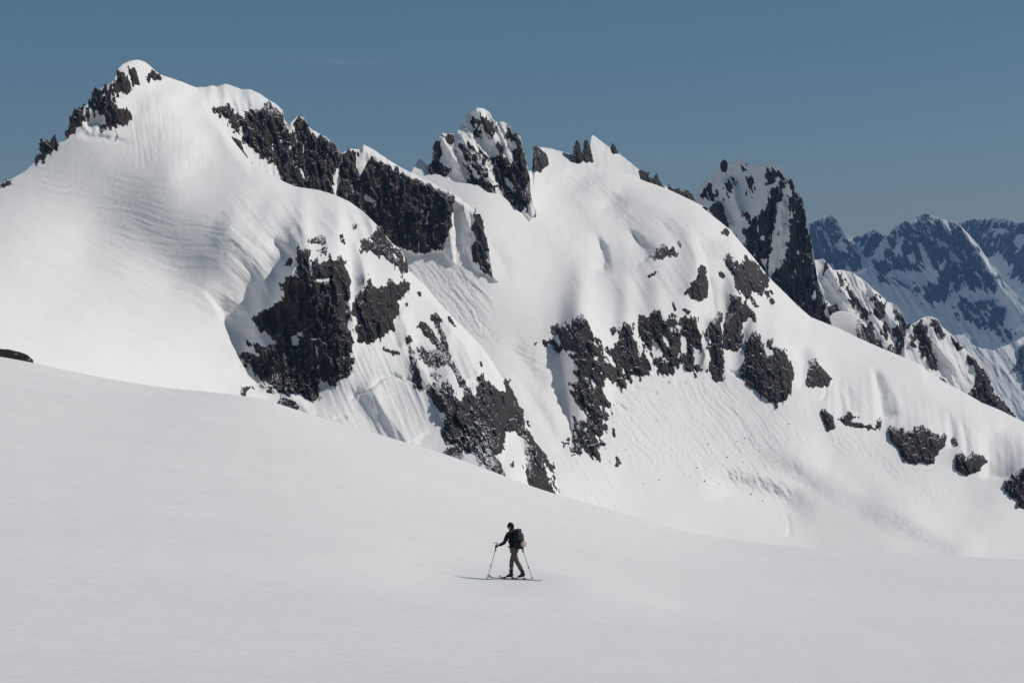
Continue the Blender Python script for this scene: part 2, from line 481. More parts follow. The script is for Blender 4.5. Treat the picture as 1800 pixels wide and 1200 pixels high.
for pth in ([(1108, 681), (1122, 685), (1140, 687), (1157, 693)], [(1078, 706), (1090, 716), (1103, 722), (1114, 721)], [(1186, 676), (1198, 672), (1206, 675)], [(1276, 652), (1290, 655), (1306, 663)], [(1050, 806), (1062, 812), (1075, 811)], [(1448, 676), (1452, 690), (1440, 704)]):
    B.stroke(pth, -2.4, 3, 7, .15, .15, .8)
slope = B.zone([(1000, 480), (1270, 380), (1830, 700), (1830, 830), (1300, 640), (1000, 600)], 40)
B.D -= slope * (2.0 * onoise(B.X, B.Y, 58, 260, 34, 71, 3, .45) + .25 * onoise(B.X, B.Y, 62, 60, 6, 72, 2))
lip = B.zone([(1400, 640), (1830, 740), (1830, 850), (1400, 720)], 25)
B.D -= lip * 1.25 * onoise(B.X, B.Y, 84, 110, 12, 73, 2)
dome = B.zone([(940, 270), (1060, 300), (1280, 430), (1100, 430), (990, 360)], 30)
B.D -= dome * .9 * onoise(B.X, B.Y, 40, 70, 9, 74, 3)
deb = B.zone([(1085, 690), (1250, 655), (1320, 690), (1420, 770), (1330, 800), (1400, 880), (1120, 830), (1060, 800)], 22)
deb = np.maximum(deb, B.zone([(985, 790), (1040, 810), (1150, 915), (1100, 910), (1000, 860)], 10))
deb = np.maximum(deb, B.zone([(715, 450), (860, 480), (870, 600), (840, 600), (740, 510)], 10))
deb = np.maximum(deb, .8 * B.zone([(880, 400), (960, 440), (990, 475), (940, 470)], 12))
deb = np.maximum(deb, .8 * B.zone([(1400, 700), (1450, 740), (1560, 790), (1720, 910), (1650, 900), (1480, 800)], 18))
patch = smooth01(.5 + 1.6 * onoise(B.X, B.Y, 52, 150, 22, 85, 3))
DX = B.X + 16 * fbm(B.X / 70, B.Y / 70, 86, 3); DY = B.Y + 10 * fbm(B.X / 50, B.Y / 50, 87, 2)
B.D -= deb * (.35 + .8 * patch) * (.9 * onoise(DX, DY, 52, 120, 12, 81, 3, .6) + 1.0 * onoise(DX, DY, 54, 70, 5.5, 88, 2, .6) + .75 * fbm(B.X / 5, B.Y / 5, 82, 2))
rip = B.zone([(860, 590), (940, 590), (990, 690), (960, 720), (890, 650)], 18)
B.D -= rip * .8 * onoise(B.X, B.Y, 20, 40, 8, 83, 2)
B.D -= 2.5 * fbm(B.X / 150, B.Y / 120, 84, 3)

# ---- A: the left dome with its buttress, in front of everything but the snowfield
A = Face(-120, 1030, 80, 960)
A.silhouette([(-120, 350), (0, 322), (20, 314), (45, 300), (57, 288), (75, 280), (104, 250), (115, 248), (118, 238), (124, 212), (137, 190), (150, 187), (165, 168), (176, 156), (195, 146),
              (204, 134), (206, 122), (215, 113), (228, 107), (243, 105), (255, 109), (265, 117), (275, 127), (284, 132), (320, 144), (345, 154), (366, 186), (405, 241), (443, 288), (500, 320),
              (520, 328), (560, 334), (590, 343), (615, 355), (640, 373), (655, 388), (664, 397), (690, 428), (707, 442), (714, 460), (720, 476), (750, 505), (775, 535), (800, 561), (830, 591),
              (850, 613), (867, 637), (882, 663), (891, 666), (898, 682), (912, 710), (925, 740), (938, 770), (956, 792), (970, 815), (977, 835), (984, 866), (990, 880), (1030, 960)])
A.spline([(-60, 640, 540), (0, 640, 570), (0, 500, 715), (0, 400, 862), (0, 325, 940), (-110, 500, 660), (-110, 360, 905),
          (150, 660, 650), (150, 550, 752), (150, 450, 876), (150, 350, 935), (120, 260, 978), (300, 690, 740), (300, 600, 800), (300, 500, 878), (300, 400, 912), (300, 310, 955),
          (240, 240, 1000), (240, 110, 1035), (200, 180, 1010), (300, 150, 1060), (350, 180, 1075), (370, 250, 1050), (390, 560, 870), (400, 450, 893), (430, 340, 958), (450, 300, 1010),
          (430, 640, 850), (470, 560, 895), (520, 450, 915), (560, 400, 950), (560, 345, 1010), (640, 375, 1010), (500, 680, 855), (560, 700, 850), (600, 650, 860), (620, 560, 890),
          (640, 500, 920), (680, 430, 985), (650, 760, 830), (680, 680, 865), (720, 600, 905), (715, 480, 960), (760, 550, 945), (800, 800, 820), (780, 720, 850), (820, 650, 900),
          (860, 640, 940), (880, 670, 928), (900, 840, 800), (930, 780, 885), (960, 860, 845), (985, 870, 860), (300, 760, 690), (600, 780, 800), (900, 900, 780), (0, 720, 500)])
A.stroke([(-60, 395), (60, 412), (200, 452), (310, 500), (400, 575)], -5, 150, 190, .1, .35, .0)
A.roll(30, 16, 400, 640)
A.roll(22, 9, 716, 990, 12)
A.stroke([(352, 505), (380, 535), (400, 580), (426, 640), (462, 692)], -19, 8, 60, .5, .1, .6, .3)
A.stroke([(345, 520), (385, 545), (402, 600), (428, 648)], 3, 60, 4, .4, .1)
A.stroke([(575, 362), (600, 395), (625, 430), (640, 478), (638, 512)], 9, 34, 22, .25, .2)
A.stroke([(600, 480), (606, 530), (612, 585)], -5, 14, 24, .3, .2)
A.stroke([(612, 365), (632, 400), (644, 430)], 4, 14, 12, .3, .2)
A.stroke([(640, 380), (655, 400), (655, 425)], 3, 10, 8, .3, .2)
A.stroke([(520, 390), (528, 420), (530, 440)], -4, 14, 18, .3, .2)
A.stroke([(470, 420), (500, 440), (520, 470)], -4, 22, 16, .3, .2)
A.stroke([(455, 350), (500, 380), (540, 420)], 5, 60, 45, .3, .3, .1)
A.stroke([(380, 380), (430, 420), (480, 440)], 5, 50, 40, .3, .3, .1)
A.stroke([(700, 540), (712, 575), (722, 612)], 6, 26, 24, .25, .2)
A.stroke([(775, 560), (812, 600), (830, 640), (842, 668)], 9, 34, 20, .25, .08, .7)
A.stroke([(728, 618), (742, 648), (758, 678)], 6, 26, 18, .25, .1)
A.stroke([(640, 650), (662, 702), (690, 742), (722, 786)], 9, 36, 50, .35, .05, .7)
A.stroke([(505, 690), (530, 710), (548, 735)], 4, 16, 16, .2, .1)
A.stroke([(270, 140), (318, 215), (372, 292)], 10, 95, 80, .25, .3, .2)
A.stroke([(345, 160), (380, 225), (420, 280)], 5, 30, 22, .2, .3)
A.stroke([(150, 225), (170, 215), (185, 230)], -6, 20, 22, .2, .2, .2)
A.stroke([(135, 236), (190, 245), (235, 252)], -3, 10, 10, .2, .3, .3)
# crevasse lip across the lower apron
A.stroke([(612, 703), (632, 692), (655, 682), (672, 666), (690, 660), (705, 667), (722, 668), (735, 680)], -2.6, 4, 9, .1, .1, .8)
A.stroke([(583, 738), (600, 735), (612, 738)], -2, 4, 8, .2, .2, .8)
w = A.zone([(-100, 330), (60, 300), (380, 300), (520, 360), (560, 420), (300, 470), (80, 400), (-100, 430)], 30)
WX = A.X + 14 * fbm(A.X / 110, A.Y / 110, 91, 2); WY = A.Y + 13 * fbm(A.X / 120, A.Y / 120, 92, 2)
wm = smooth01(.5 + 1.5 * fbm(A.X / 90, A.Y / 45, 103, 2))
A.D -= w * (.6 + .5 * wm) * (.9 * onoise(WX, WY, 6, 130, 9, 93, 4, .6) + .25 * onoise(WX, WY, 9, 60, 4, 94, 2))
w = A.zone([(-100, 400), (100, 400), (420, 540), (440, 660), (200, 560), (-100, 500)], 40)
A.D -= w * (2.0 * onoise(WX, WY, 24, 150, 13, 95, 3))
w = A.zone([(235, 180), (280, 170), (395, 300), (230, 292), (228, 240)], 12)
A.D -= w * (.7 * onoise(A.X, A.Y, 84, 60, 5, 96, 3) + .25 * fbm(A.X / 4, A.Y / 5, 97, 2))
w = A.zone([(610, 560), (760, 560), (880, 680), (780, 700), (720, 800), (560, 760)], 20)
A.D -= w * (1.3 * onoise(A.X, A.Y, 68, 120, 9, 98, 3) + .3 * onoise(A.X, A.Y, 66, 40, 4, 99, 2))
w = A.zone([(400, 330), (560, 350), (620, 400), (560, 430), (470, 520), (410, 480)], 25)
A.D -= w * 2.0 * onoise(WX, WY, 48, 120, 17, 101, 3)
A.D -= 2.0 * fbm(A.X / 160, A.Y / 110, 102, 3)

# ---- C: the dark wall behind the dome, standing in the basin of B
C = Face(320, 920, 130, 560)
C.silhouette([(320, 160), (345, 153), (360, 153), (372, 150), (382, 152), (395, 147), (408, 151), (425, 157), (440, 157), (455, 164), (470, 174), (485, 183), (497, 194), (500, 212), (508, 218), (515, 212), (522, 204), (535, 207),
              (541, 222), (550, 229), (556, 232), (565, 238), (573, 240), (580, 248), (590, 258), (599, 270), (605, 268), (612, 262), (620, 262), (632, 262), (639, 254), (655, 262), (680, 279), (702, 293), (727, 306), (750, 317),
              (780, 331), (800, 342), (830, 366), (845, 383), (850, 400), (857, 425), (861, 450), (866, 485), (920, 540)])
C.spline([(650, 440, 1158), (790, 440, 1150), (860, 470, 1140), (800, 350, 1172), (735, 305, 1185), (640, 256, 1182), (600, 270, 1175), (600, 340, 1160), (365, 185, 1120), (395, 150, 1160),
          (480, 180, 1165), (450, 280, 1122), (550, 235, 1165), (550, 335, 1135), (830, 368, 1170), (700, 380, 1165), (340, 160, 1110), (400, 300, 1090), (500, 330, 1120)])
CB = np.array([(320, 420), (640, 425), (690, 428), (710, 437), (735, 447), (757, 442), (777, 440), (790, 456), (810, 472), (830, 470), (845, 476), (860, 484), (920, 520)], float)
base = np.interp(C.X, CB[:, 0], CB[:, 1])
shift = (B.at(C.X, base) - 2) - C.at(C.X, base)
C.D += shift * smooth01((C.X - 600) / 60)
C.D += np.clip(C.Y - base, 0, 60) * .9 * smooth01((C.X - 600) / 60)
C.roll(28, 22, 300, 500)
C.roll(12, 8, 620, 840)
C.stroke([(797, 345), (803, 400), (808, 480)], -10, 12, 36, .2, 0)
C.stroke([(812, 360), (820, 385), (824, 410)], 3, 8, 8, .2, .2)
C.stroke([(585, 262), (598, 300), (588, 335)], -5, 14, 14, .2, .2)
C.stroke([(455, 160), (468, 180), (475, 200)], -4, 10, 22, .2, .2)
C.D -= 3.0 * onoise(C.X, C.Y, 82, 90, 22, 111, 3, .5, True)

# ================================================================== peaks standing behind
def peak(x0, x1, y0, y1, sil, D0, xr, yr, gx, q, rg, label, ybot, seed, ang=80, strokes=(), edge=1.5, name='mountain', mat=None, back=None, fine=1.0, dx=1.6):
    f = Face(x0 - 20, x1 + 20, y0 - 20, y1 + 20)
    f.silhouette(sil)
    m = D0 / F
    f.D += D0 + gx * m * (f.X - xr) + q * m * (yr - f.Y)
    f.D -= rg * m * (14 * onoise(f.X, f.Y, ang, 110, 26, seed, 3, .5, True) + fine * 4 * onoise(f.X, f.Y, ang, 34, 9, seed + 3, 3, .55, True))
    for s in strokes: f.stroke(*s)
    o = f.build(name, mat or M_SNOW, ybot, x0, x1, dx, dx, edge=edge, seed=seed, back=back, sides='R' if back else '')
    tag(o, label, 'mountain', kind='structure')
    return f


P = peak(757, 942, 180, 400, [(756, 312), (759, 288), (762, 254), (768, 245), (772, 242), (777, 234), (787, 235), (802, 235), (806, 228), (812, 217), (818, 207), (825, 197), (833, 194), (840, 189), (850, 191), (860, 197),
                              (867, 210), (872, 215), (885, 214), (897, 222), (901, 235), (915, 240), (920, 262), (927, 287), (932, 315), (933, 340), (937, 362), (942, 370)],
         1245, 850, 350, .15, .62, .85, 'pointed rocky snow peak in the middle of the ridge',
         [(756, 325), (782, 325), (800, 320), (825, 345), (855, 372), (877, 388), (892, 390), (922, 399), (938, 380), (942, 372)], 201, 62,
         [([(805, 225), (825, 260), (850, 300), (880, 350)], 8, 30, 26, .2, .2), ([(840, 190), (858, 225), (880, 260)], 7, 25, 18, 0, .3), ([(775, 240), (792, 270), (815, 300)], 6, 22, 18, .1, .2)], edge=1.2)
FIN = peak(1000, 1235, 225, 380, [(998, 310), (1006, 292), (1020, 287), (1036, 275), (1039, 240), (1041, 237), (1050, 243), (1068, 257), (1085, 268), (1100, 279), (1125, 300), (1140, 312), (1180, 333), (1235, 362)],
           1400, 1060, 280, .9, 1.0, .2, 'small white snow fin behind the dome', [(998, 310), (1060, 320), (1235, 390)], 221, edge=.8)
T = peak(1215, 1465, 265, 580, [(1214, 362), (1222, 350), (1224, 335), (1232, 325), (1240, 317), (1250, 310), (1262, 300), (1267, 285), (1272, 281), (1280, 285), (1288, 288), (1293, 285), (1300, 278), (1306, 281), (1315, 288),
                                (1325, 288), (1332, 285), (1340, 290), (1347, 292), (1352, 288), (1366, 288), (1372, 294), (1378, 302), (1387, 313), (1394, 318), (1397, 330), (1405, 338), (1412, 355), (1416, 375), (1420, 400),
                                (1428, 430), (1432, 458), (1437, 490), (1447, 520), (1455, 545), (1462, 572), (1466, 590)],
         1640, 1330, 420, -1.6, .5, .27, 'steep rock tower with shaded snow couloirs', [(1214, 385), (1260, 410), (1300, 450), (1350, 510), (1400, 560), (1466, 600)], 241, 82,
         [([(1284, 310), (1293, 350), (1304, 385)], 13, 26, 9, .2, .15), ([(1252, 350), (1270, 375), (1284, 405)], 9, 18, 8, .2, .1), ([(1385, 330), (1386, 400), (1370, 470), (1355, 500)], -10, 16, 16, .15, .1)], edge=2.8)
S1 = peak(1425, 1625, 445, 660, [(1424, 470), (1430, 457), (1447, 455), (1452, 459), (1465, 475), (1480, 474), (1500, 480), (1515, 490), (1532, 505), (1550, 520), (1560, 530), (1575, 535), (1585, 550), (1595, 570), (1602, 590), (1612, 615), (1626, 645)],
          1900, 1500, 540, .25, .85, .8, 'fluted snow and rock spur beyond the tower', [(1424, 580), (1500, 620), (1626, 670)], 261, 62,
          [([(1452, 462), (1475, 500), (1500, 545)], 9, 22, 18, .1, .2), ([(1530, 505), (1535, 535), (1548, 565)], 8, 18, 20, .1, .2)])
S1.stroke([(1440, 545), (1500, 545), (1530, 590)], 0, 5, 5)
S2 = peak(1590, 1810, 545, 770, [(1588, 600), (1600, 572), (1615, 562), (1627, 556), (1637, 556), (1647, 560), (1657, 575), (1675, 590), (1687, 605), (1700, 617), (1717, 634), (1724, 643), (1737, 660), (1752, 692), (1764, 701), (1776, 719), (1791, 738), (1812, 770)],
          1800, 1680, 640, .35, .8, .6, 'lower snow and rock spur ending at the valley', [(1588, 655), (1640, 680), (1720, 740), (1812, 790)], 281, 60,
          [([(1630, 560), (1650, 600), (1690, 660)], 6, 24, 30, .1, .2)])
# small snow dome at the foot of the tower
SD = Face(1440, 1560, 530, 640)
SD.silhouette([(1440, 580), (1456, 560), (1463, 551), (1473, 547), (1485, 547), (1497, 551), (1507, 560), (1513, 570), (1518, 584), (1524, 602), (1560, 640)])
SD.D += 1560 + .9 * (SD.Y * 0 + 590 - SD.Y) - .8 * (SD.X - 1480)
SD.roll(30, 11)
o = SD.build('snow_mound', M_SNOW, [(1440, 592), (1560, 645)], 1448, 1540)
tag(o, 'small rounded snow hump at the foot of the rock tower', 'snow mound')

# ---- far range
FB = [(30, 8), (120, 60), (400, 260), (900, 700), (1800, 1500)]
FR2 = peak(1660, 1900, 370, 700, [(1655, 420), (1685, 392), (1700, 387), (1725, 384), (1732, 386), (1747, 382), (1760, 384), (1775, 385), (1782, 390), (1800, 391), (1850, 398), (1905, 405)],
           10800, 1750, 450, -.9, .75, .35, 'hazy blue far ridge behind the main far peaks', 690, 301, 110, edge=3.0, back=FB)
FR1 = peak(1395, 1840, 365, 720, [(1390, 405), (1418, 395), (1430, 390), (1450, 382), (1462, 377), (1470, 384), (1477, 397), (1485, 412), (1495, 417), (1510, 414), (1522, 411), (1536, 402), (1547, 409), (1560, 415), (1572, 400), (1585, 391),
                                  (1596, 387), (1602, 396), (1612, 380), (1627, 375), (1637, 379), (1652, 384), (1670, 389), (1680, 391), (1687, 396), (1703, 412), (1720, 432), (1729, 445), (1743, 462), (1758, 480), (1766, 497), (1778, 510), (1795, 524), (1845, 550)],
           9200, 1600, 480, -.85, .75, .4, 'hazy blue far peaks streaked with snow', 720, 321, 62,
           [([(1684, 394), (1697, 412), (1714, 434), (1731, 460), (1750, 488)], 30, 22, 9, .05, .05, .8), ([(1750, 490), (1764, 515), (1785, 545), (1800, 580)], 70, 20, 60, .1, .1), ([(1655, 388), (1664, 398), (1676, 415)], 25, 14, 8, .1, .2),
            ([(1486, 415), (1500, 440), (1514, 462), (1520, 478)], 25, 30, 12, .1, .1), ([(1612, 382), (1600, 430), (1580, 470)], 40, 40, 35, .1, .3), ([(1627, 378), (1645, 430), (1668, 500)], 40, 40, 30, .1, .3)], edge=3.2, back=FB)
S3 = peak(1640, 1860, 575, 780, [(1638, 610), (1670, 590), (1690, 588), (1700, 585), (1705, 590), (1708, 606), (1725, 612), (1745, 615), (1765, 608), (1785, 600), (1800, 590), (1862, 560)],
          6000, 1740, 640, -.1, 1.2, .5, 'pale snow spur low in the far valley', 780, 341, 60, edge=3.0, back=FB)
# ================================================================== rock
# ---- on the left dome's summit
rock(A, [(207, 127), (222, 130), (226, 142), (229, 160), (220, 164), (210, 166), (200, 169), (197, 157), (204, 137)], 'dark rock patch left of the rounded summit cap of the left dome', bias=.7, veins=.3, h=5, edge=7, amp=2.2)
rock(A, [(225, 119), (236, 121), (239, 132), (246, 150), (235, 149), (229, 140)], 'narrow rock strip directly below the rounded white summit cap', bias=.7, veins=.3, h=4, edge=6, amp=2)
rock(A, [(259, 132), (268, 121), (276, 127), (282, 132), (286, 142), (272, 140), (265, 137), (258, 150)], 'small rock patch on the right shoulder of the rounded white summit', bias=.7, veins=.3, h=4, edge=6, amp=1.6)
rock(A, [(190, 175), (200, 182), (210, 192), (225, 194), (230, 205), (222, 217), (207, 220), (200, 230), (190, 230), (180, 225), (187, 210), (186, 187)], 'ragged rock patch midway down the left shoulder, beside the streaked snow face', bias=.5, veins=.35, h=5, edge=8, amp=3.2)
rock(A, [(117, 240), (122, 205), (130, 196), (137, 186), (148, 188), (147, 215), (136, 227), (125, 236)], 'dark rock step on the skyline of the left shoulder', bias=.7, veins=.3, h=5, edge=7, amp=2.2, solid=8)
rock(A, [(57, 288), (68, 262), (71, 246), (80, 243), (87, 247), (97, 235), (103, 246), (104, 258), (85, 272), (72, 283)], 'double-tipped rock horn alone at the foot of the left skyline ridge', bias=.7, veins=.3, h=5, edge=7, amp=2.0, solid=8)
rock(A, [(148, 192), (160, 168), (178, 158), (197, 150), (196, 172), (186, 200), (168, 196), (155, 212)], 'snow-speckled broken rock on the left shoulder between two darker steps', h=3, edge=8, amp=6)
rock(A, [(164, 168), (166, 158), (168, 149), (172, 156), (175, 160), (171, 170)], 'tiny pointed rock finger on the left skyline ridge', h=2, edge=4, amp=.8, solid=5)
rock(A, [(0, 328), (4, 320), (12, 314), (20, 316), (18, 322), (6, 330), (-30, 340), (-30, 334)], 'low rock nub on the skyline at the frame edge, lowest of the ridge', h=2, edge=5, amp=1.0, solid=5)
# ---- on the buttress
rock(A, [(622, 600), (617, 625), (620, 635), (612, 660), (595, 670), (585, 676), (572, 672), (558, 662), (562, 685), (560, 697), (550, 705), (535, 693), (520, 690), (505, 694), (487, 690), (482, 680), (460, 670), (450, 657),
         (437, 642), (420, 628), (427, 620), (457, 625), (440, 607), (436, 601), (460, 609), (485, 605), (485, 600), (460, 577), (445, 565), (447, 557), (465, 544), (472, 545), (500, 530), (497, 510), (497, 497), (512, 487),
         (530, 490), (520, 480), (527, 465), (519, 455), (524, 435), (540, 431), (541, 445), (538, 457), (547, 479), (550, 461), (565, 465), (577, 451), (591, 457), (595, 465), (600, 451), (609, 460), (607, 480), (615, 487),
         (612, 520), (609, 530), (612, 555), (611, 582)], 'largest brown-black cliff, set in the snow buttress below the left dome', name='rock_cliff', cat='cliff', h=11, edge=16, amp=3,
     holes=[[(512, 592), (520, 588), (527, 596), (524, 606), (514, 607)], [(522, 584), (530, 583), (532, 591), (526, 592)], [(497, 621), (503, 626), (502, 631), (498, 629)], [(554, 606), (558, 612), (558, 625), (554, 620)], [(553, 490), (580, 489), (578, 495), (558, 496)],
            [(601, 624), (606, 629), (604, 631)]], rough=1.5)
rock(A, [(544, 424), (550, 417), (562, 414), (572, 417), (574, 432), (566, 428), (556, 428), (547, 429)], 'small rock cap poking out above the largest cliff', h=4, edge=6, amp=2)
rock(A, [(502, 465), (506, 455), (513, 451), (516, 458), (510, 467)], 'small isolated rock at the upper left corner of the largest cliff', h=3, edge=5, amp=1.6)
rock(A, [(558, 440), (566, 432), (575, 440), (577, 452), (568, 452)], 'rock fragment half buried between cap and largest cliff', h=3, edge=5, amp=2.4)
rock(A, [(632, 432), (640, 425), (652, 415), (664, 398), (680, 412), (690, 429), (705, 441), (711, 455), (720, 475), (708, 482), (700, 475), (685, 457), (670, 452), (650, 440), (637, 442)],
     'black rock crowning the buttress beside the big dark wall', h=8, edge=9, amp=2.6, holes=[[(688, 443), (693, 446), (698, 453), (692, 452)], [(650, 417), (656, 422), (655, 427), (650, 423)]])
rock(A, [(617, 552), (625, 527), (640, 502), (647, 487), (652, 497), (667, 505), (682, 502), (687, 492), (695, 497), (710, 490), (719, 500), (717, 515), (700, 530), (704, 550), (690, 565), (689, 580), (670, 592), (650, 604),
         (632, 597), (625, 577), (629, 567)], 'compact black cliff right of the narrow snow gully beside the largest cliff', name='rock_cliff', cat='cliff', h=9, edge=13, amp=2.6, holes=[[(632, 529), (641, 526), (642, 530), (634, 532)]])
rock(A, [(735, 575), (740, 562), (750, 568), (762, 585), (772, 600), (785, 615), (790, 625), (787, 635), (778, 622), (765, 607), (752, 590), (742, 582)], 'thin slanting rock rib, left one of two on the buttress snow', h=4, edge=6, amp=2)
rock(A, [(757, 556), (765, 552), (775, 562), (780, 585), (788, 605), (795, 625), (790, 637), (782, 620), (775, 595), (766, 570)], 'thin slanting rock rib, right one of two on the buttress snow', h=4, edge=6, amp=1.8)
rock(A, [(735, 617), (742, 608), (755, 617), (770, 620), (785, 622), (793, 635), (780, 642), (765, 646), (752, 645), (742, 630)], 'ragged rock block where the two thin ribs meet', h=5, edge=7, amp=2.6)
rock(A, [(787, 632), (796, 637), (809, 657), (823, 682), (838, 700), (828, 702), (813, 683), (799, 658)], 'narrow rock tail running down from the rib block to the lower cliff', h=3, edge=5, amp=1.4)
rock(A, [(757, 655), (765, 651), (775, 660), (773, 673), (764, 668)], 'speckled rock patch below the rib block', h=3, edge=5, amp=2.4)
rock(A, [(713, 592), (720, 589), (724, 600), (717, 607)], 'small round rock beside the ridge of the lower apron', h=3, edge=5, amp=1)
rock(A, [(720, 610), (725, 618), (728, 640), (736, 655), (739, 670), (743, 683), (732, 681), (724, 668), (727, 655), (722, 640), (718, 625)], 'broken vertical rock string left of the rib block', h=3, edge=5, amp=2.2)
rock(A, [(750, 687), (760, 677), (772, 687), (780, 685), (782, 672), (792, 675), (800, 695), (812, 705), (817, 687), (825, 692), (835, 705), (837, 687), (842, 662), (849, 660), (857, 670), (867, 677), (877, 687), (890, 692), (897, 700),
         (885, 669), (891, 666), (899, 684), (912, 711), (925, 741), (937, 771), (955, 793), (970, 816), (978, 838), (985, 864), (975, 838), (960, 817), (956, 815), (960, 830), (972, 855), (984, 880), (937, 870), (925, 832), (926, 820), (927, 800),
         (915, 770), (905, 757), (890, 760), (882, 770), (885, 790), (870, 800), (882, 817), (890, 850), (862, 840), (850, 815), (832, 800), (815, 792), (800, 780), (785, 780), (779, 765), (780, 750), (785, 735), (775, 725), (760, 707)],
     'long brown cliff sloping down to the snowfield behind the skier', name='rock_cliff', cat='cliff', h=9, edge=11, amp=2.4, ang=68, rough=1.4)
rock(A, [(487, 712), (493, 692), (505, 694), (515, 705), (526, 714), (518, 730), (490, 730)], 'dark knob at the snowfield edge below the largest cliff', h=4, edge=6, amp=1.4)
rock(A, [(422, 692), (425, 681), (440, 678), (448, 681), (434, 686), (431, 698)], 'hook-shaped rock on the snow lip left of the largest cliff', h=2.5, edge=4, amp=1.4)
rock(A, [(777, 798), (785, 786), (800, 781), (812, 789), (816, 806), (800, 815), (785, 808)], 'brown boulder pile at the snowfield edge below the long brown cliff', h=4, edge=6, amp=1.4)
rock(A, [(455, 677), (465, 675), (476, 683), (480, 693), (470, 690)], 'flat rock sliver in the shade under the largest cliff', h=2.5, edge=5, amp=1.4)
# ---- the dark wall
rock(C, [(365, 184), (382, 190), (397, 184), (410, 197), (430, 202), (447, 191), (460, 190), (472, 176), (485, 185), (497, 195), (500, 212), (509, 240), (515, 217), (525, 206), (537, 209), (545, 228), (560, 236), (573, 243), (588, 254), (599, 272),
         (590, 305), (590, 345), (575, 345), (550, 345), (525, 335), (505, 328), (485, 295), (475, 277), (460, 277), (447, 265), (427, 242), (415, 230), (400, 215), (382, 200)],
     'jagged black wall under the white cornice behind the left dome', veins=.3, over=2.5, name='rock_cliff', cat='cliff', h=9, edge=9, amp=3.2, rough=1.7, solid=10,
     holes=[[(420, 226), (425, 222), (428, 238), (424, 240)], [(525, 292), (530, 295), (537, 313), (534, 314)], [(508, 257), (513, 257), (514, 262), (509, 263)]])
rock(C, [(407, 240), (422, 250), (443, 288), (434, 284), (412, 255)], 'thin rock blade separated by a snow strip from the jagged black wall', h=4, edge=5, amp=1.4)
rock(C, [(592, 335), (600, 300), (607, 272), (620, 262), (627, 270), (627, 290), (632, 310), (645, 290), (652, 277), (672, 286), (700, 299), (725, 314), (750, 323), (775, 334), (797, 350), (796, 375), (795, 392), (785, 422), (777, 438), (757, 440),
         (750, 446), (732, 445), (710, 436), (690, 430), (660, 420), (620, 385), (595, 360)], 'broad smooth-faced black wall above the snow basin', veins=.12, name='rock_cliff', cat='cliff', h=11, edge=10, amp=2.4, rough=1.5, sink=1.0,
     holes=[[(637, 345), (645, 343), (665, 355), (655, 358), (640, 352)], [(616, 327), (620, 325), (623, 338), (619, 338)], [(752, 370), (755, 372), (751, 396), (747, 394)]])
rock(C, [(832, 366), (844, 381), (849, 398), (857, 425), (860, 440), (852, 442), (857, 460), (863, 482), (845, 472), (838, 462), (830, 450), (832, 430), (838, 420), (828, 405), (835, 385)], 'slim rock rib at the right edge of the snow basin', h=6, edge=7, amp=2, solid=8)
# ---- the middle peak
rock(P, [(756, 300), (760, 270), (762, 254), (772, 243), (774, 265), (772, 280), (782, 290), (792, 297), (784, 312), (770, 315)], 'dark left edge of the pointed middle peak', h=4, edge=7, amp=2.4, solid=8)
rock(P, [(900, 236), (915, 240), (920, 262), (927, 287), (932, 315), (931, 335), (932, 350), (924, 364), (919, 378), (900, 372), (892, 355), (880, 350), (872, 325), (865, 295), (872, 280), (872, 260), (880, 252), (887, 275), (900, 282), (905, 260)],
     'tall black right wall of the pointed middle peak', veins=.45, over=2, name='rock_cliff', cat='cliff', h=7, edge=9, amp=3, solid=10, rough=1.5, holes=[[(885, 310), (892, 313), (903, 325), (902, 335), (890, 325)]])
rock(P, [(818, 292), (830, 300), (840, 310), (850, 295), (860, 310), (870, 332), (877, 350), (892, 360), (893, 384), (877, 381), (855, 360), (835, 346), (825, 334)], 'broken rock at the foot of the pointed middle peak', veins=.7, h=5, edge=8, amp=4, ang=62)
rock(P, [(800, 250), (825, 246), (852, 262), (866, 292), (848, 304), (828, 290), (812, 275)], 'snow-streaked rock in the centre of the pointed middle peak', bias=-2.0, veins=.6, h=2.5, edge=8, amp=7, ang=62)
rock(P, [(829, 214), (850, 203), (866, 214), (864, 238), (845, 232)], 'speckled rock just under the tip of the pointed middle peak', h=2.5, edge=7, amp=5.5)
rock(P, [(886, 238), (897, 230), (907, 242), (897, 254)], 'small rock on the right shoulder of the pointed middle peak', h=2.5, edge=5, amp=2.2)
rock(P, [(776, 238), (795, 237), (799, 250), (784, 252)], 'small rock on the left shoulder of the pointed middle peak', h=2.5, edge=5, amp=2.4)
# ---- the dome and its skyline
rock(B, [(937, 258), (944, 256), (950, 260), (957, 270), (966, 288), (952, 301), (937, 303)], 'square dark rock end at the left corner of the right dome skyline', h=5, edge=5, amp=1.4, solid=8)
rock(FIN, [(1007, 280), (1009, 255), (1013, 243), (1018, 252), (1023, 266), (1034, 283), (1020, 286)], 'slender dark rock spike on the skyline, left of the white fin', name='rock_pinnacle', cat='pinnacle', h=3, edge=4, amp=1, solid=7)
rock(FIN, [(1025, 280), (1026, 255), (1028, 246), (1034, 247), (1037, 262), (1042, 285), (1030, 286)], 'blunt dark rock spike touching the white fin', name='rock_pinnacle', cat='pinnacle', h=3, edge=4, amp=1, solid=7)
rock(FIN, [(1071, 262), (1074, 253), (1078, 251), (1083, 258), (1089, 272), (1078, 268)], 'small rock tooth right of the white fin', name='rock_pinnacle', cat='pinnacle', h=2.5, edge=4, amp=1, solid=6)
rock(FIN, [(1122, 302), (1127, 298), (1131, 300), (1136, 303), (1141, 306), (1148, 319), (1146, 326), (1130, 320)], 'first rock tooth from the fin on the descending skyline', name='rock_pinnacle', cat='pinnacle', h=2.5, edge=4, amp=1.4, solid=6)
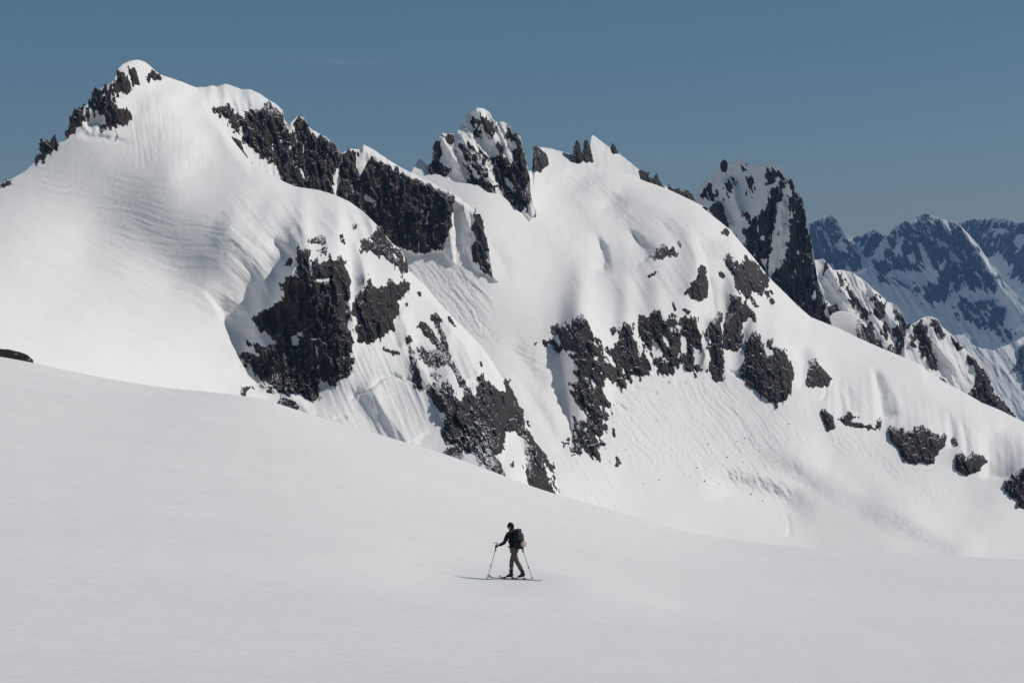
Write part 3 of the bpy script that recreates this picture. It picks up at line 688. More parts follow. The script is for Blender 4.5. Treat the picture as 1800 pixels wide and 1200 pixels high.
rock(FIN, [(1149, 322), (1152, 308), (1155, 305), (1160, 317), (1170, 331), (1160, 334)], 'thin second rock tooth on the descending skyline', name='rock_pinnacle', cat='pinnacle', h=2.5, edge=4, amp=1.2, solid=6)
rock(FIN, [(1172, 334), (1178, 326), (1182, 332), (1190, 330), (1196, 334), (1205, 335), (1212, 338), (1222, 346), (1226, 362), (1200, 355)], 'low row of rock teeth joining the ridge to the tower', name='rock_pinnacle', cat='pinnacle', h=2.5, edge=4, amp=2, solid=6)
# ---- the tower
rock(T, [(1349, 300), (1357, 307), (1362, 325), (1368, 322), (1376, 318), (1384, 320), (1380, 330), (1374, 340), (1374, 352), (1366, 372), (1362, 390), (1363, 410), (1358, 440), (1352, 470), (1350, 500), (1325, 470), (1300, 437), (1304, 408), (1318, 388), (1328, 382),
         (1333, 372), (1345, 365), (1350, 350), (1350, 325)], 'black rock pillar left of the long couloir on the tower', veins=.4, name='rock_cliff', cat='cliff', h=9, edge=9, amp=3.4, rough=1.6, holes=[[(1336, 415), (1342, 415), (1344, 422), (1338, 422)], [(1337, 455), (1350, 455), (1346, 470), (1339, 466)]])
rock(T, [(1389, 316), (1397, 330), (1407, 344), (1416, 376), (1421, 404), (1430, 448), (1438, 492), (1448, 523), (1463, 575), (1445, 580), (1420, 568), (1395, 545), (1370, 515), (1354, 496), (1362, 475), (1378, 455), (1386, 420), (1388, 390), (1386, 355), (1388, 335)],
     'great black wall forming the right side of the tower', veins=.3, over=2, name='rock_cliff', cat='cliff', h=10, edge=9, amp=3, rough=1.8, solid=14, holes=[[(1399, 438), (1404, 440), (1406, 448), (1401, 447)], [(1426, 520), (1432, 510), (1437, 518), (1430, 530)]])
rock(T, [(1232, 345), (1240, 329), (1248, 324), (1252, 335), (1266, 340), (1268, 350), (1258, 350), (1250, 354), (1241, 352)], 'broken rock on the left shoulder of the tower', h=4, edge=7, amp=4.5, veins=.5, ang=74, bias=.4)
rock(T, [(1240, 366), (1256, 360), (1266, 356), (1272, 372), (1278, 388), (1284, 405), (1286, 412), (1270, 402), (1255, 385)], 'dark rock at the lower left foot of the tower', h=5, edge=7, amp=2.6)
rock(T, [(1265, 290), (1268, 283), (1274, 281), (1279, 286), (1276, 303), (1268, 302)], 'little rock horn on the left of the tower top', h=4, edge=4, amp=1.2, solid=6)
rock(T, [(1276, 314), (1285, 318), (1290, 338), (1283, 344), (1277, 330)], 'small rock rib below the horn of the tower', h=3, edge=5, amp=4.5, veins=.5, ang=74, bias=.4)
rock(T, [(1312, 318), (1322, 310), (1328, 322), (1322, 345), (1314, 338)], 'speckled rock in the middle of the shaded tower face', h=3, edge=6, amp=4.5, veins=.5, ang=74, bias=.4)
rock(T, [(1306, 375), (1318, 376), (1316, 392), (1308, 388)], 'rock wedge at the foot of the sunlit snow fan on the tower', h=3, edge=5, amp=2)
# ---- the spurs beyond
rock(S1, [(1444, 492), (1448, 478), (1450, 462), (1454, 460), (1458, 468), (1448, 482)], 'thin rock wedge on top of the spur beside the tower', h=4, edge=5, amp=1.6)
rock(S1, [(1473, 480), (1482, 477), (1490, 490), (1496, 505), (1512, 528), (1530, 555), (1522, 562), (1505, 540), (1486, 515), (1478, 505)], 'speckled rock rib down the middle of the spur', veins=.4, over=2, h=4, edge=7, amp=4.5, ang=60)
rock(S1, [(1534, 522), (1545, 520), (1556, 535), (1556, 552), (1547, 563), (1538, 550)], 'dark rock below the crest of the fluted spur', h=5, edge=7, amp=2.4)
rock(S1, [(1514, 592), (1518, 580), (1528, 568), (1534, 575), (1542, 592), (1552, 612), (1540, 612)], 'rock beside the small snow hump', h=4, edge=6, amp=2.2)
rock(S1, [(1578, 548), (1584, 550), (1594, 568), (1602, 590), (1612, 615), (1622, 642), (1600, 640), (1568, 620), (1580, 600), (1574, 580), (1580, 565)], 'speckled cliff at the right end of the fluted spur', name='rock_cliff', cat='cliff', h=5, edge=8, amp=5.5)
rock(S1, [(1450, 538), (1468, 536), (1476, 548), (1462, 556), (1448, 552)], 'dark rock wedge left above the small snow hump', h=4, edge=6, amp=2.6)
rock(S1, [(1552, 560), (1560, 575), (1562, 600), (1554, 596), (1550, 578)], 'rock string low on the fluted spur', h=3, edge=5, amp=3)
rock(S2, [(1602, 600), (1608, 572), (1617, 564), (1628, 575), (1634, 592), (1640, 620), (1646, 650), (1634, 645), (1624, 618), (1612, 606)], 'dark rock ridge at the left of the lower spur', h=5, edge=7, amp=3.6)
rock(S2, [(1636, 560), (1646, 561), (1656, 576), (1662, 588), (1656, 595), (1644, 580)], 'dark rock just under the top of the lower spur', h=5, edge=6, amp=1.8)
rock(S2, [(1697, 628), (1708, 624), (1724, 644), (1737, 661), (1752, 693), (1764, 702), (1776, 720), (1792, 745), (1760, 735), (1725, 720), (1700, 700), (1704, 685), (1716, 672), (1712, 650)], 'black cliff at the low end of the lower spur', veins=.3, over=2, name='rock_cliff', cat='cliff', h=6, edge=8, amp=2.6, solid=10)
rock(S2, [(1652, 664), (1660, 666), (1668, 680), (1656, 680)], 'small rock peeping over the snow ridge under the lower spur', h=3, edge=5, amp=1)
rock(S2, [(1672, 590), (1682, 600), (1690, 612), (1684, 614), (1676, 602)], 'narrow rock strip on the crest of the lower spur', h=3, edge=4, amp=1.4)
# ---- on the right-hand slopes
rock(B, [(1141, 450), (1148, 447), (1155, 436), (1165, 430), (1172, 436), (1180, 431), (1187, 436), (1187, 447), (1178, 448), (1165, 453), (1150, 457)], 'ragged rock cluster under the snow groove high on the right slope', h=4, edge=5, amp=2.8)
rock(B, [(1190, 426), (1194, 423), (1199, 431), (1196, 435)], 'single small rock beside the ragged cluster high on the slope', h=2.5, edge=4, amp=.8)
rock(B, [(1138, 486), (1144, 481), (1152, 479), (1150, 484), (1142, 488)], 'three-pebble rock speck below the ragged cluster', h=2, edge=3, amp=1.6)
rock(B, [(1215, 502), (1225, 487), (1229, 470), (1233, 465), (1239, 470), (1246, 495), (1244, 500), (1245, 517), (1235, 527), (1220, 532), (1212, 522), (1207, 515)], 'triangular black rock alone in the snow above the long cliff band', h=7, edge=8, amp=2)
rock(B, [(1275, 455), (1282, 447), (1295, 467), (1312, 452), (1325, 460), (1340, 475), (1352, 492), (1347, 505), (1352, 520), (1340, 520), (1330, 510), (1320, 520), (1330, 540), (1317, 527), (1305, 515), (1295, 505), (1297, 492), (1287, 477), (1275, 467)],
     'snow-flecked brown rock just below the skyline under the tower', h=6, edge=8, amp=3.4)
rock(B, [(1287, 520), (1295, 519), (1305, 522), (1302, 542), (1312, 530), (1325, 552), (1329, 565), (1317, 557), (1305, 570), (1305, 605), (1295, 620), (1285, 615), (1272, 610), (1272, 585), (1270, 570), (1282, 550)], 'upright black fang above the round black rock', h=8, edge=9, amp=1.8)
rock(B, [(1305, 655), (1310, 625), (1312, 600), (1325, 582), (1335, 590), (1340, 618), (1360, 625), (1350, 600), (1370, 612), (1385, 632), (1396, 660), (1392, 680), (1385, 700), (1365, 709), (1350, 705), (1335, 692), (1315, 675)], 'big round black rock hanging over the debris slope', h=30, edge=11, amp=2.6)
rock(B, [(1245, 575), (1256, 555), (1267, 552), (1270, 585), (1269, 630), (1272, 655), (1270, 672), (1257, 667), (1243, 652), (1250, 635), (1250, 605)], 'narrow upright cliff closing the right end of the long cliff band', name='rock_cliff', cat='cliff', h=7, edge=8, amp=2)
rock(B, [(1120, 577), (1122, 560), (1150, 545), (1162, 552), (1167, 560), (1180, 560), (1195, 572), (1190, 553), (1212, 555), (1225, 560), (1227, 575), (1237, 587), (1232, 605), (1222, 617), (1225, 635), (1240, 650), (1225, 657), (1210, 657), (1202, 645), (1190, 645),
         (1185, 655), (1175, 662), (1162, 657), (1147, 640), (1142, 617), (1130, 605)], 'central cliff of the long band, pierced by tapering snow patches', veins=.35, name='rock_cliff', cat='cliff', h=8, edge=10, amp=4.2,
     holes=[[(1148, 597), (1155, 602), (1165, 620), (1163, 628), (1150, 630), (1145, 618)], [(1166, 588), (1172, 592), (1178, 608), (1172, 610), (1167, 600)], [(1197, 590), (1207, 592), (1207, 622), (1197, 620)], [(1222, 612), (1230, 615), (1234, 637), (1220, 641)]])
rock(B, [(956, 602), (962, 592), (977, 597), (992, 601), (967, 582), (972, 572), (990, 575), (1010, 567), (1012, 557), (1022, 552), (1032, 565), (1045, 590), (1050, 605), (1075, 610), (1085, 600), (1087, 580), (1093, 567), (1105, 567), (1112, 575), (1117, 592), (1130, 610),
         (1145, 650), (1142, 660), (1135, 665), (1120, 655), (1110, 670), (1097, 667), (1105, 687), (1092, 682), (1087, 670), (1067, 670), (1057, 675), (1070, 700), (1075, 710), (1067, 720), (1072, 732), (1065, 740), (1067, 760), (1057, 767), (1050, 765), (1056, 780), (1052, 802),
         (1042, 804), (1027, 795), (1022, 801), (1005, 795), (997, 777), (1005, 760), (1010, 735), (1032, 740), (1032, 722), (1010, 705), (1007, 685), (1002, 675), (1015, 667), (1007, 655), (1015, 647), (1012, 630), (1000, 617), (980, 617), (965, 607)],
     'bent brown cliff arm at the left of the long cliff band', veins=.25, name='rock_cliff', cat='cliff', h=8, edge=11, amp=4.0, ang=65, rough=1.3,
     holes=[[(1045, 625), (1051, 628), (1049, 633), (1044, 631)], [(1028, 661), (1036, 663), (1034, 667), (1029, 666)], [(1122, 602), (1130, 620), (1126, 626), (1120, 612)], [(1022, 786), (1027, 787), (1026, 793), (1022, 793)], [(1060, 612), (1075, 628), (1084, 645), (1076, 642), (1064, 625)]])
rock(B, [(1412, 675), (1419, 660), (1422, 632), (1434, 635), (1455, 659), (1464, 665), (1455, 674), (1446, 681), (1425, 678)], 'small pointed black rock right of the round black rock', h=6, edge=7, amp=1.6)
rock(B, [(1443, 722), (1449, 719), (1464, 731), (1468, 752), (1455, 757), (1452, 746), (1446, 737)], 'small dark block at the left end of the low cliff line', h=30, edge=6, amp=1.6)
rock(B, [(1474, 737), (1491, 724), (1507, 733), (1494, 740), (1530, 748), (1546, 756), (1512, 752), (1490, 748)], 'thin dark ledge under the snow flutes between two blocks', h=3.5, edge=4, amp=1.8)
rock(B, [(1539, 738), (1546, 733), (1549, 745), (1547, 759), (1540, 752)], 'little dark block at the right end of the thin ledge', h=3.5, edge=4, amp=1.2)
rock(B, [(1560, 750), (1584, 755), (1605, 758), (1617, 749), (1635, 755), (1650, 767), (1662, 768), (1662, 782), (1647, 797), (1644, 809), (1632, 815), (1620, 809), (1605, 815), (1590, 809), (1581, 788), (1566, 773)], 'widest black rock under the snow lip low on the right slope', name='rock_cliff', cat='cliff', h=30, edge=8, amp=2)
rock(B, [(1671, 773), (1677, 769), (1682, 782), (1674, 787)], 'tiny rock between the widest black rock and its smaller neighbour', h=3, edge=4, amp=1)
rock(B, [(1680, 797), (1689, 794), (1698, 803), (1713, 795), (1725, 803), (1734, 810), (1722, 824), (1710, 831), (1692, 833), (1681, 821)], 'heart-shaped black rock right of the widest black rock', h=30, edge=8, amp=1.4)
rock(B, [(1768, 846), (1782, 836), (1794, 827), (1802, 822), (1835, 818), (1840, 895), (1802, 896), (1790, 889), (1780, 872), (1770, 860)], 'black rock cut by the frame edge below the skyline', name='rock_cliff', cat='cliff', h=30, edge=8, amp=2.2)
rock(B, [(1180, 530), (1184, 531), (1190, 545), (1186, 547)], 'slim rock sliver above the central cliff', h=2.5, edge=3, amp=.8)
rock(B, [(1265, 408), (1274, 403), (1281, 408), (1280, 414), (1270, 412)], 'small rock on the skyline snow below the row of teeth', h=2.5, edge=4, amp=1.4)
rock(B, [(1076, 752), (1081, 754), (1082, 768), (1077, 766)], 'dark block beside the bluish ice lump on the debris slope', h=2.5, edge=3, amp=1)
rock(B, [(1083, 800), (1088, 803), (1092, 815), (1082, 820)], 'dark fragment lying below the ice lump on the debris slope', h=2.5, edge=3, amp=1.2)
# ---- the far range
FK = dict(name='rock_wall', cat='rock wall', rough=1.3, over=1.0, veins=.75)
rock(FR1, [(1414, 402), (1430, 389), (1450, 381), (1462, 376), (1470, 383), (1478, 397), (1486, 412), (1500, 425), (1512, 442), (1522, 462), (1512, 470), (1500, 480), (1490, 472), (1476, 486), (1462, 478), (1440, 480), (1414, 470)],
     'blue-shaded rock of the leftmost far peak', amp=3.5, ang=64, holes=[[(1466, 432), (1478, 422), (1488, 428), (1491, 445), (1474, 440)]], **FK)
rock(FR1, [(1497, 418), (1510, 414), (1522, 410), (1536, 401), (1547, 408), (1561, 415), (1550, 432), (1537, 448), (1526, 457), (1515, 440)], 'low blue-shaded rock top in the gap between two far peaks', amp=2.8, ang=110, **FK)
rock(FR1, [(1532, 478), (1540, 460), (1556, 430), (1572, 400), (1585, 390), (1596, 386), (1602, 395), (1612, 379), (1627, 374), (1637, 378), (1652, 383), (1670, 388), (1682, 393), (1697, 414), (1714, 437), (1733, 464), (1750, 484), (1758, 505), (1740, 515), (1715, 510),
           (1690, 498), (1686, 510), (1668, 525), (1650, 538), (1625, 530), (1608, 512), (1612, 500), (1630, 495), (1625, 480), (1600, 478), (1570, 474), (1555, 482)], 'blue-shaded rock of the highest far peak, laced with snow couloirs', amp=4.2, ang=62,
     holes=[[(1612, 425), (1620, 428), (1640, 470), (1650, 500), (1640, 500), (1625, 465)], [(1570, 440), (1585, 415), (1590, 420), (1575, 455)], [(1650, 470), (1660, 455), (1664, 462), (1655, 478)], [(1595, 450), (1606, 442), (1610, 456), (1600, 466)]], **FK)
rock(FR1, [(1672, 537), (1690, 522), (1710, 527), (1730, 520), (1748, 530), (1757, 522), (1766, 540), (1772, 560), (1766, 575), (1786, 592), (1770, 599), (1758, 588), (1738, 572), (1720, 579), (1706, 567), (1690, 557)], 'broken blue rock band at the foot of the highest far peak', amp=4.5, ang=62, **FK)
rock(FR1, [(1545, 492), (1560, 482), (1580, 490), (1600, 500), (1596, 508), (1575, 503)], 'small blue rock island in the shaded far snow', amp=3, ang=40, **FK)
rock(FR2, [(1684, 394), (1700, 386), (1725, 383), (1747, 385), (1782, 390), (1800, 390), (1850, 397), (1860, 520), (1800, 505), (1780, 488), (1770, 460), (1750, 445), (1735, 455), (1700, 425)], 'blue-shaded rock of the farthest ridge at the frame edge', amp=4.2, ang=110,
     holes=[[(1780, 425), (1795, 410), (1806, 420), (1792, 440)], [(1740, 402), (1760, 400), (1775, 408), (1755, 410)]], **FK)
rock(S3, [(1786, 612), (1798, 604), (1830, 590), (1840, 690), (1800, 690), (1792, 660), (1784, 640)], 'blue rock corner low in the far valley at the frame edge', amp=3, ang=70, **FK)
# ---- flecks of rock in the snow
for poly, lab in (
        ([(619, 399), (627, 393), (631, 401), (624, 406)], 'tiny rock fleck on the snow flute left of the black buttress crown'),
        ([(597, 413), (603, 410), (604, 419), (599, 420)], 'tiny rock fleck at the head of the narrow snow gully'),
        ([(600, 424), (605, 421), (606, 428)], 'lower tiny rock fleck at the head of the narrow snow gully'),
        ([(734, 514), (740, 512), (741, 520), (736, 521)], 'lone rock fleck below the black buttress crown, beside the basin edge'),
        ([(711, 534), (717, 532), (719, 539), (713, 541)], 'lone rock fleck right of the compact black cliff'),
        ([(784, 556), (789, 554), (797, 566), (800, 574), (793, 570)], 'scatter of rock specks near the sunlit crest of the buttress'),
        ([(842, 635), (846, 634), (848, 642), (844, 643)], 'single rock speck high on the sunlit face above the long brown cliff'),
        ([(895, 815), (903, 810), (904, 818), (897, 822)], 'rock speck in the snow notch of the long brown cliff'),
        ([(1262, 479), (1268, 476), (1276, 484), (1272, 490), (1264, 486)], 'rock flecks left of the snow-flecked brown rock'),
        ([(1198, 543), (1205, 540), (1214, 548), (1208, 554)], 'rock flecks in the flutes under the triangular black rock'),
        ([(1352, 527), (1359, 524), (1363, 532), (1356, 534)], 'rock fleck right of the snow-flecked brown rock'),
        ([(1073, 578), (1079, 573), (1084, 582), (1077, 588)], 'rock fleck in the snow bay of the long cliff band'),
        ([(664, 612), (674, 611), (690, 616), (704, 620), (700, 624), (680, 618)], 'thin dark crack rock across the snow below the compact black cliff')):
    rock(A if poly[0][0] < 990 else B, poly, lab, h=2.5, edge=3, amp=1.3)

rock(SD, [(1503, 580), (1509, 566), (1516, 570), (1524, 588), (1533, 606), (1512, 602)], 'dark rock bounding the right end of the small snow hump', h=4, edge=5, amp=1.8, solid=8)

rock(T, [(1352, 291), (1360, 296), (1372, 304), (1384, 316), (1376, 318), (1362, 308)], 'thin broken rock edge right of the tower top', h=3, edge=5, amp=2.6, ang=60, veins=.3)
rock(T, [(1300, 286), (1308, 284), (1313, 300), (1304, 304)], 'little rock patch under the white knob of the tower top', h=3, edge=5, amp=3, veins=.3)
# ================================================================== cliffs shape the snow, then everything is built
for face, poly, label, kw in SPECS:
    if face in (A, B):
        hp = np.ptp(np.array(poly, float)[:, 1])
        kk = kw.get('k', .5 if hp > 25 else 0)
        if kk: brink(face, poly, kk)

obj = A.build('mountain', M_SNOW, [(-120, 760), (300, 790), (560, 830), (800, 900), (1030, 990)], -118, 1000, seed=5, edge=.6, front=True, sides='Lr')
tag(obj, 'smooth snow dome and steep fluted buttress at the left, rising to a rounded rock-dotted summit', 'mountain', kind='structure')
obj = B.build('mountain', M_SNOW, [(600, 640), (800, 700), (900, 900), (1000, 960), (1880, 1050)], 602, 1872, seed=6, edge=.8, front=True, sides='R')
tag(obj, 'broad snow slopes with fluted bands and a debris-streaked bowl at the right', 'mountain', kind='structure')
obj = C.build('mountain', M_SNOW, [(320, 430), (640, 460), (760, 480), (866, 520), (920, 550)], 322, 880, seed=7, edge=1.2)
tag(obj, 'snow crest along the top of the dark wall behind the dome', 'mountain', kind='structure')


for face, poly, label, kw in SPECS: rock_build(face, poly, label, **kw)

# ---- small boulders that have come to rest on the bowl
def boulder_mesh(seed):
    bm = bmesh.new(); bmesh.ops.create_icosphere(bm, subdivisions=2, radius=1)
    r = random.Random(seed)
    for v in bm.verts: v.co *= 1 + .35 * float(perlin(np.array([v.co.x * 1.3 + seed]), np.array([v.co.y * 1.3 + v.co.z * 1.9]), seed)[0]); v.co.z *= .7
    me = bpy.data.meshes.new('boulder'); bm.to_mesh(me); bm.free(); me.materials.append(M_ROCK); return me


bms = [boulder_mesh(k) for k in (3, 8, 15)]
rb = random.Random(5)
SPOTS = [(1158, 843), (1225, 822), (1278, 803), (1296, 775), (1309, 770), (1180, 800), (1238, 845), (1285, 832), (1340, 880), (1305, 812), (1213, 838), (1386, 745), (1245, 780), (1100, 790), (1130, 850), (1265, 850), (1320, 868), (1078, 742),
         (1360, 800), (1575, 835), (1577, 850), (1190, 858), (1255, 812), (1150, 812), (1330, 850), (1202, 775)]
for i, (bx, by) in enumerate(SPOTS[:18]):
    o = bpy.data.objects.new('boulder', bms[i % 3]); COL.objects.link(o)
    D = float(B.at(bx, by)); r = rb.uniform(.2, .48)
    o.location = ((bx - CX) / F * D, D - .2, (HY - by) / F * D); o.scale = (r * rb.uniform(.8, 1.4), r, r); o.rotation_euler = (rb.uniform(-.4, .4), rb.uniform(-.4, .4), rb.uniform(0, 6.28))
    tag(o, 'small dark boulder resting on the debris-streaked snow bowl', 'boulder', 'boulders scattered over the debris slope')
# ================================================================== the snowfield the skier crosses
CREST = np.array([(-700, 520), (-300, 575), (0, 628), (30, 632), (57, 638), (100, 648), (200, 668), (300, 683), (420, 694), (480, 705), (560, 733), (660, 762), (780, 797), (880, 833), (940, 855), (1000, 873), (1070, 894), (1140, 912),
                  (1194, 931), (1243, 941), (1300, 950), (1400, 960), (1500, 966), (1600, 973), (1700, 979), (1800, 985), (2100, 996), (2500, 1005)], float)
DC = 190.0


TILT, TX = 0.0, .09


def field_z(px, D):
    px, D = np.broadcast_arrays(np.asarray(px, float), np.asarray(D, float))
    t0 = np.clip(np.log(np.maximum(D, 20) / 20) / math.log(DC / 20), 0, 1)
    sm = 25 + 330 * (1 - t0) ** .8                        # the crest's small bends die out towards the eye
    pc = sum(wt * np.interp(px + o * sm, CREST[:, 0], CREST[:, 1]) for o, wt in ((-1.5, .08), (-1, .14), (-.5, .18), (0, .2), (.5, .18), (1, .14), (1.5, .08)))
    t = np.log(np.maximum(D, 20) / 20) / math.log(DC / 20)
    u = np.clip(1 - t, 0, 1)
    w = u ** 1.6 * (1 + 1.03 * np.minimum(t, 1))
    py = pc + (1200 - pc) * w
    z = (HY - py) / F * np.maximum(D, 20)
    over = np.maximum(D - DC, 0)
    z = z - over ** 2 * .012 - np.maximum(over - 20, 0) * .5
    x = (px - CX) / F * D
    z = z + .05 * fbm(x / 9, D / 7, 401, 3) * smooth01((D - 12) / 30) + .22 * fbm(x / 30, D / 24, 402, 2) * smooth01((D - 40) / 60)
    dx = x - TX
    return z - TILT * dx * np.exp(-(dx / 3.0) ** 2 - ((D - 62) / 9) ** 2)   # the bench the skier has stepped onto


_a, _b = field_z(np.array([860., 945.]), 62.0)
TILT = float((_b - _a) / (85 / F * 62)) + .012
px = np.concatenate([np.arange(-700, 800, 5.0), np.arange(800, 1010, 2.0), np.arange(1010, 2501, 5.0)])
Ds = np.concatenate([[1, 4, 8, 12, 16], np.geomspace(18, DC, 240), DC + np.array([2, 5, 9, 14, 20, 28, 40, 60, 90, 130])])
GX, GD = np.meshgrid(px, Ds)
near = np.maximum(GD, 18)
GZ = field_z(GX, GD)
V = np.stack([(GX - CX) / F * GD, GD, GZ], -1)
V[:5, :, 0] = (GX[:5] - CX) / F * 18
V = np.concatenate([V[:1] * np.array([1, 0, 1]) + np.array([0, -25, 0]), V])
R, Cn = V.shape[:2]; idx = np.arange(R * Cn).reshape(R, Cn)
f = np.stack([idx[:-1, :-1], idx[:-1, 1:], idx[1:, 1:], idx[1:, :-1]], -1).reshape(-1, 4)
o = mesh_obj('snowfield', V.reshape(-1, 3), f, M_FIELD, True)
tag(o, 'wide gently sloping snowfield with faint wind ripples under the skier', 'snowfield', kind='structure')

# valley floor far below, reaching past the far range
GZ0 = -230.0
n = 60
xs = np.linspace(-9000, 12000, n); ys = np.linspace(-600, 15500, n)
GX, GY = np.meshgrid(xs, ys)
V = np.stack([GX, GY, GZ0 + 25 * fbm(GX / 2500, GY / 2500, 411, 3)], -1)
idx = np.arange(n * n).reshape(n, n)
f = np.stack([idx[:-1, :-1], idx[:-1, 1:], idx[1:, 1:], idx[1:, :-1]], -1).reshape(-1, 4)
o = mesh_obj('terrain', V.reshape(-1, 3), f, M_SNOW, True)
tag(o, 'snow-covered valley floor below the mountains', 'terrain', kind='structure')

# flat dark rock lying on the crest at the frame edge
RK = Face(-80, 90, 600, 680)
RK.silhouette([(-80, 612), (0, 616), (20, 617), (40, 622), (52, 630), (58, 637), (90, 660)])
RK.D += 192 + .06 * (640 - RK.Y)
RK.top = None
rock_build(RK, [(-60, 619), (0, 622), (15, 623), (32, 627), (43, 631), (50, 637), (45, 648), (-60, 640)], 'flat dark rock lying on the snowfield crest at the frame edge', h=1.0, edge=10, amp=.8, ang=10, rough=.12, step=.9, solid=1.5)
# ================================================================== the ski tourer
HEAD_ANG = math.radians(27)
FW = Vector((-math.cos(HEAD_ANG), math.sin(HEAD_ANG), 0)); LF = Vector((-math.sin(HEAD_ANG), -math.cos(HEAD_ANG), 0))
D0 = 62.0
OX, OY = (905 - CX) / F * D0, D0


def ground(x, y): return float(field_z(CX + F * x / y, y))


OZ = ground(OX, OY) + .035
def W(f, s, z): return Vector((OX, OY, OZ)) + FW * f + LF * s + Vector((0, 0, z))
def G(f, s, dz=0):
    p = W(f, s, 0); return Vector((p.x, p.y, ground(p.x, p.y) + dz))


M_SKIN = plain('skin', (.42, .25, .18), .6)
M_JACKET = plain('black_jacket', (.011, .011, .014), .8, .25, .2)
M_TROUSER = plain('dusty_trousers', (.115, .088, .092), .85, .2, .18)
M_BOOT = plain('dark_boots', (.022, .018, .019), .6, .35, .15)
M_GLOVE = plain('dark_gloves', (.015, .014, .015), .8)
M_HAT = plain('brown_knit_hat', (.032, .022, .022), .95, .1, .3, 160)
M_PACK = plain('black_pack', (.013, .013, .015), .75, .3, .25)
M_LID = plain('charcoal_pack_lid', (.030, .030, .034), .75, .3, .2)
M_STRAP = plain('grey_webbing', (.16, .155, .15), .8)
M_BUNDLE = plain('pale_bundle', (.50, .40, .37), .9, .1, .2, 40)
M_METAL = plain('grey_pole', (.06, .06, .065), .45, .5)
M_SKI = plain('dark_ski', (.030, .031, .034), .4, .5, .2)
M_LENS = plain('sunglass_lens', (.01, .01, .012), .15, .6)


def skin_obj(name, pts, edges, mat, parent=None, sub=2, root=0):
    me = bpy.data.meshes.new(name); me.from_pydata([tuple(p[0]) for p in pts], edges, []); me.materials.append(mat)
    o = bpy.data.objects.new(name, me); COL.objects.link(o)
    md = o.modifiers.new('Skin', 'SKIN'); md.use_smooth_shade = True; md.branch_smoothing = .6
    for i, p in enumerate(pts):
        r = p[1] if isinstance(p[1], tuple) else (p[1], p[1])
        me.skin_vertices[0].data[i].radius = r; me.skin_vertices[0].data[i].use_root = i == root
    sd = o.modifiers.new('Subdivision', 'SUBSURF'); sd.levels = sub; sd.render_levels = sub
    if parent: o.parent = parent
    return o


def chain(pts): return [(i, i + 1) for i in range(len(pts) - 1)]


def bm_obj(name, bm, mat, parent=None, smooth=True):
    me = bpy.data.meshes.new(name); bm.normal_update(); bm.to_mesh(me); bm.free(); me.materials.append(mat)
    for p in me.polygons: p.use_smooth = smooth
    o = bpy.data.objects.new(name, me); COL.objects.link(o)
    if parent: o.parent = parent
    return o


def add_tube(bm, path, radii, n=8):
    rings = []
    for i, p in enumerate(path):
        d = (path[min(i + 1, len(path) - 1)] - path[max(i - 1, 0)]).normalized()
        a = d.orthogonal().normalized(); b = d.cross(a)
        r = radii[i] if hasattr(radii, '__len__') else radii
        rings.append([bm.verts.new(p + (a * math.cos(2 * math.pi * k / n) + b * math.sin(2 * math.pi * k / n)) * r) for k in range(n)])
    for r0, r1 in zip(rings, rings[1:]):
        for k in range(n): bm.faces.new((r0[k], r0[(k + 1) % n], r1[(k + 1) % n], r1[k]))
    bm.faces.new(rings[0][::-1]); bm.faces.new(rings[-1])


def tube(path, r, n=8):
    bm = bmesh.new(); add_tube(bm, [Vector(p) for p in path], r, n); bmesh.ops.recalc_face_normals(bm, faces=bm.faces); return bm


def blob(centre, ax, ay, az, hx, hy, hz, power=3.2, seed=0, crumple=0.0, taper=0.0):
    """a soft box: superellipsoid with half sizes along three axes"""
    bm = bmesh.new(); bmesh.ops.create_icosphere(bm, subdivisions=4, radius=1)
    for v in bm.verts:
        c = v.co.copy(); m = (abs(c.x) ** power + abs(c.y) ** power + abs(c.z) ** power) ** (1 / power)
        c /= m
        k = 1 + taper * c.z
        if crumple:
            q = float(fbm(np.array([c.x * 2.3 + seed + c.z]), np.array([c.y * 2.3 + c.z * 1.7]), seed, 3)[0]); k *= 1 + crumple * q
        v.co = centre + ax * (c.x * hx * k) + ay * (c.y * hy * k) + az * (c.z * hz * (1 + crumple * .3))
    return bm


ZZ = Vector((0, 0, 1))
# ---- joints (forward, left, up) in metres
HIP_R, KNEE_R, ANK_R = (.03, -.085, .88), (.165, -.105, .52), (.19, -.12, .13)
HIP_L, KNEE_L, ANK_L = (.02, .085, .88), (-.135, .105, .50), (-.335, .12, .14)
SH_L, EL_L, HA_L = (.135, .19, 1.39), (.235, .255, 1.11), (.50, .215, 1.005)
SH_R, EL_R, HA_R = (.085, -.19, 1.39), (-.16, -.275, 1.15), (-.10, -.31, .965)
body_pts = [(W(.03, 0, .93), .115), (W(.06, 0, 1.08), .112), (W(.10, 0, 1.27), .125), (W(.125, 0, 1.41), .075), (W(.145, 0, 1.475), .052), (W(.165, 0, 1.535), .066), (W(.165, 0, 1.615), .088), (W(.155, 0, 1.69), .068),
            (W(.262, .005, 1.598), .012), (W(*SH_L), .058), (W(*EL_L), .042), (W(*HA_L), .028), (W(*SH_R), .058), (W(*EL_R), .042), (W(*HA_R), .028),
            (W(*HIP_R), .088), (W(*KNEE_R), .058), (W(*ANK_R), .042), (W(*HIP_L), .088), (W(*KNEE_L), .058), (W(*ANK_L), .042), (W(.155, .092, 1.60), .012), (W(.155, -.092, 1.60), .012)]
body_e = [(0, 1), (1, 2), (2, 3), (3, 4), (4, 5), (5, 6), (6, 7), (6, 8), (3, 9), (9, 10), (10, 11), (3, 12), (12, 13), (13, 14), (0, 15), (15, 16), (16, 17), (0, 18), (18, 19), (19, 20), (6, 21), (6, 22)]
person = skin_obj('person', body_pts, body_e, M_SKIN)
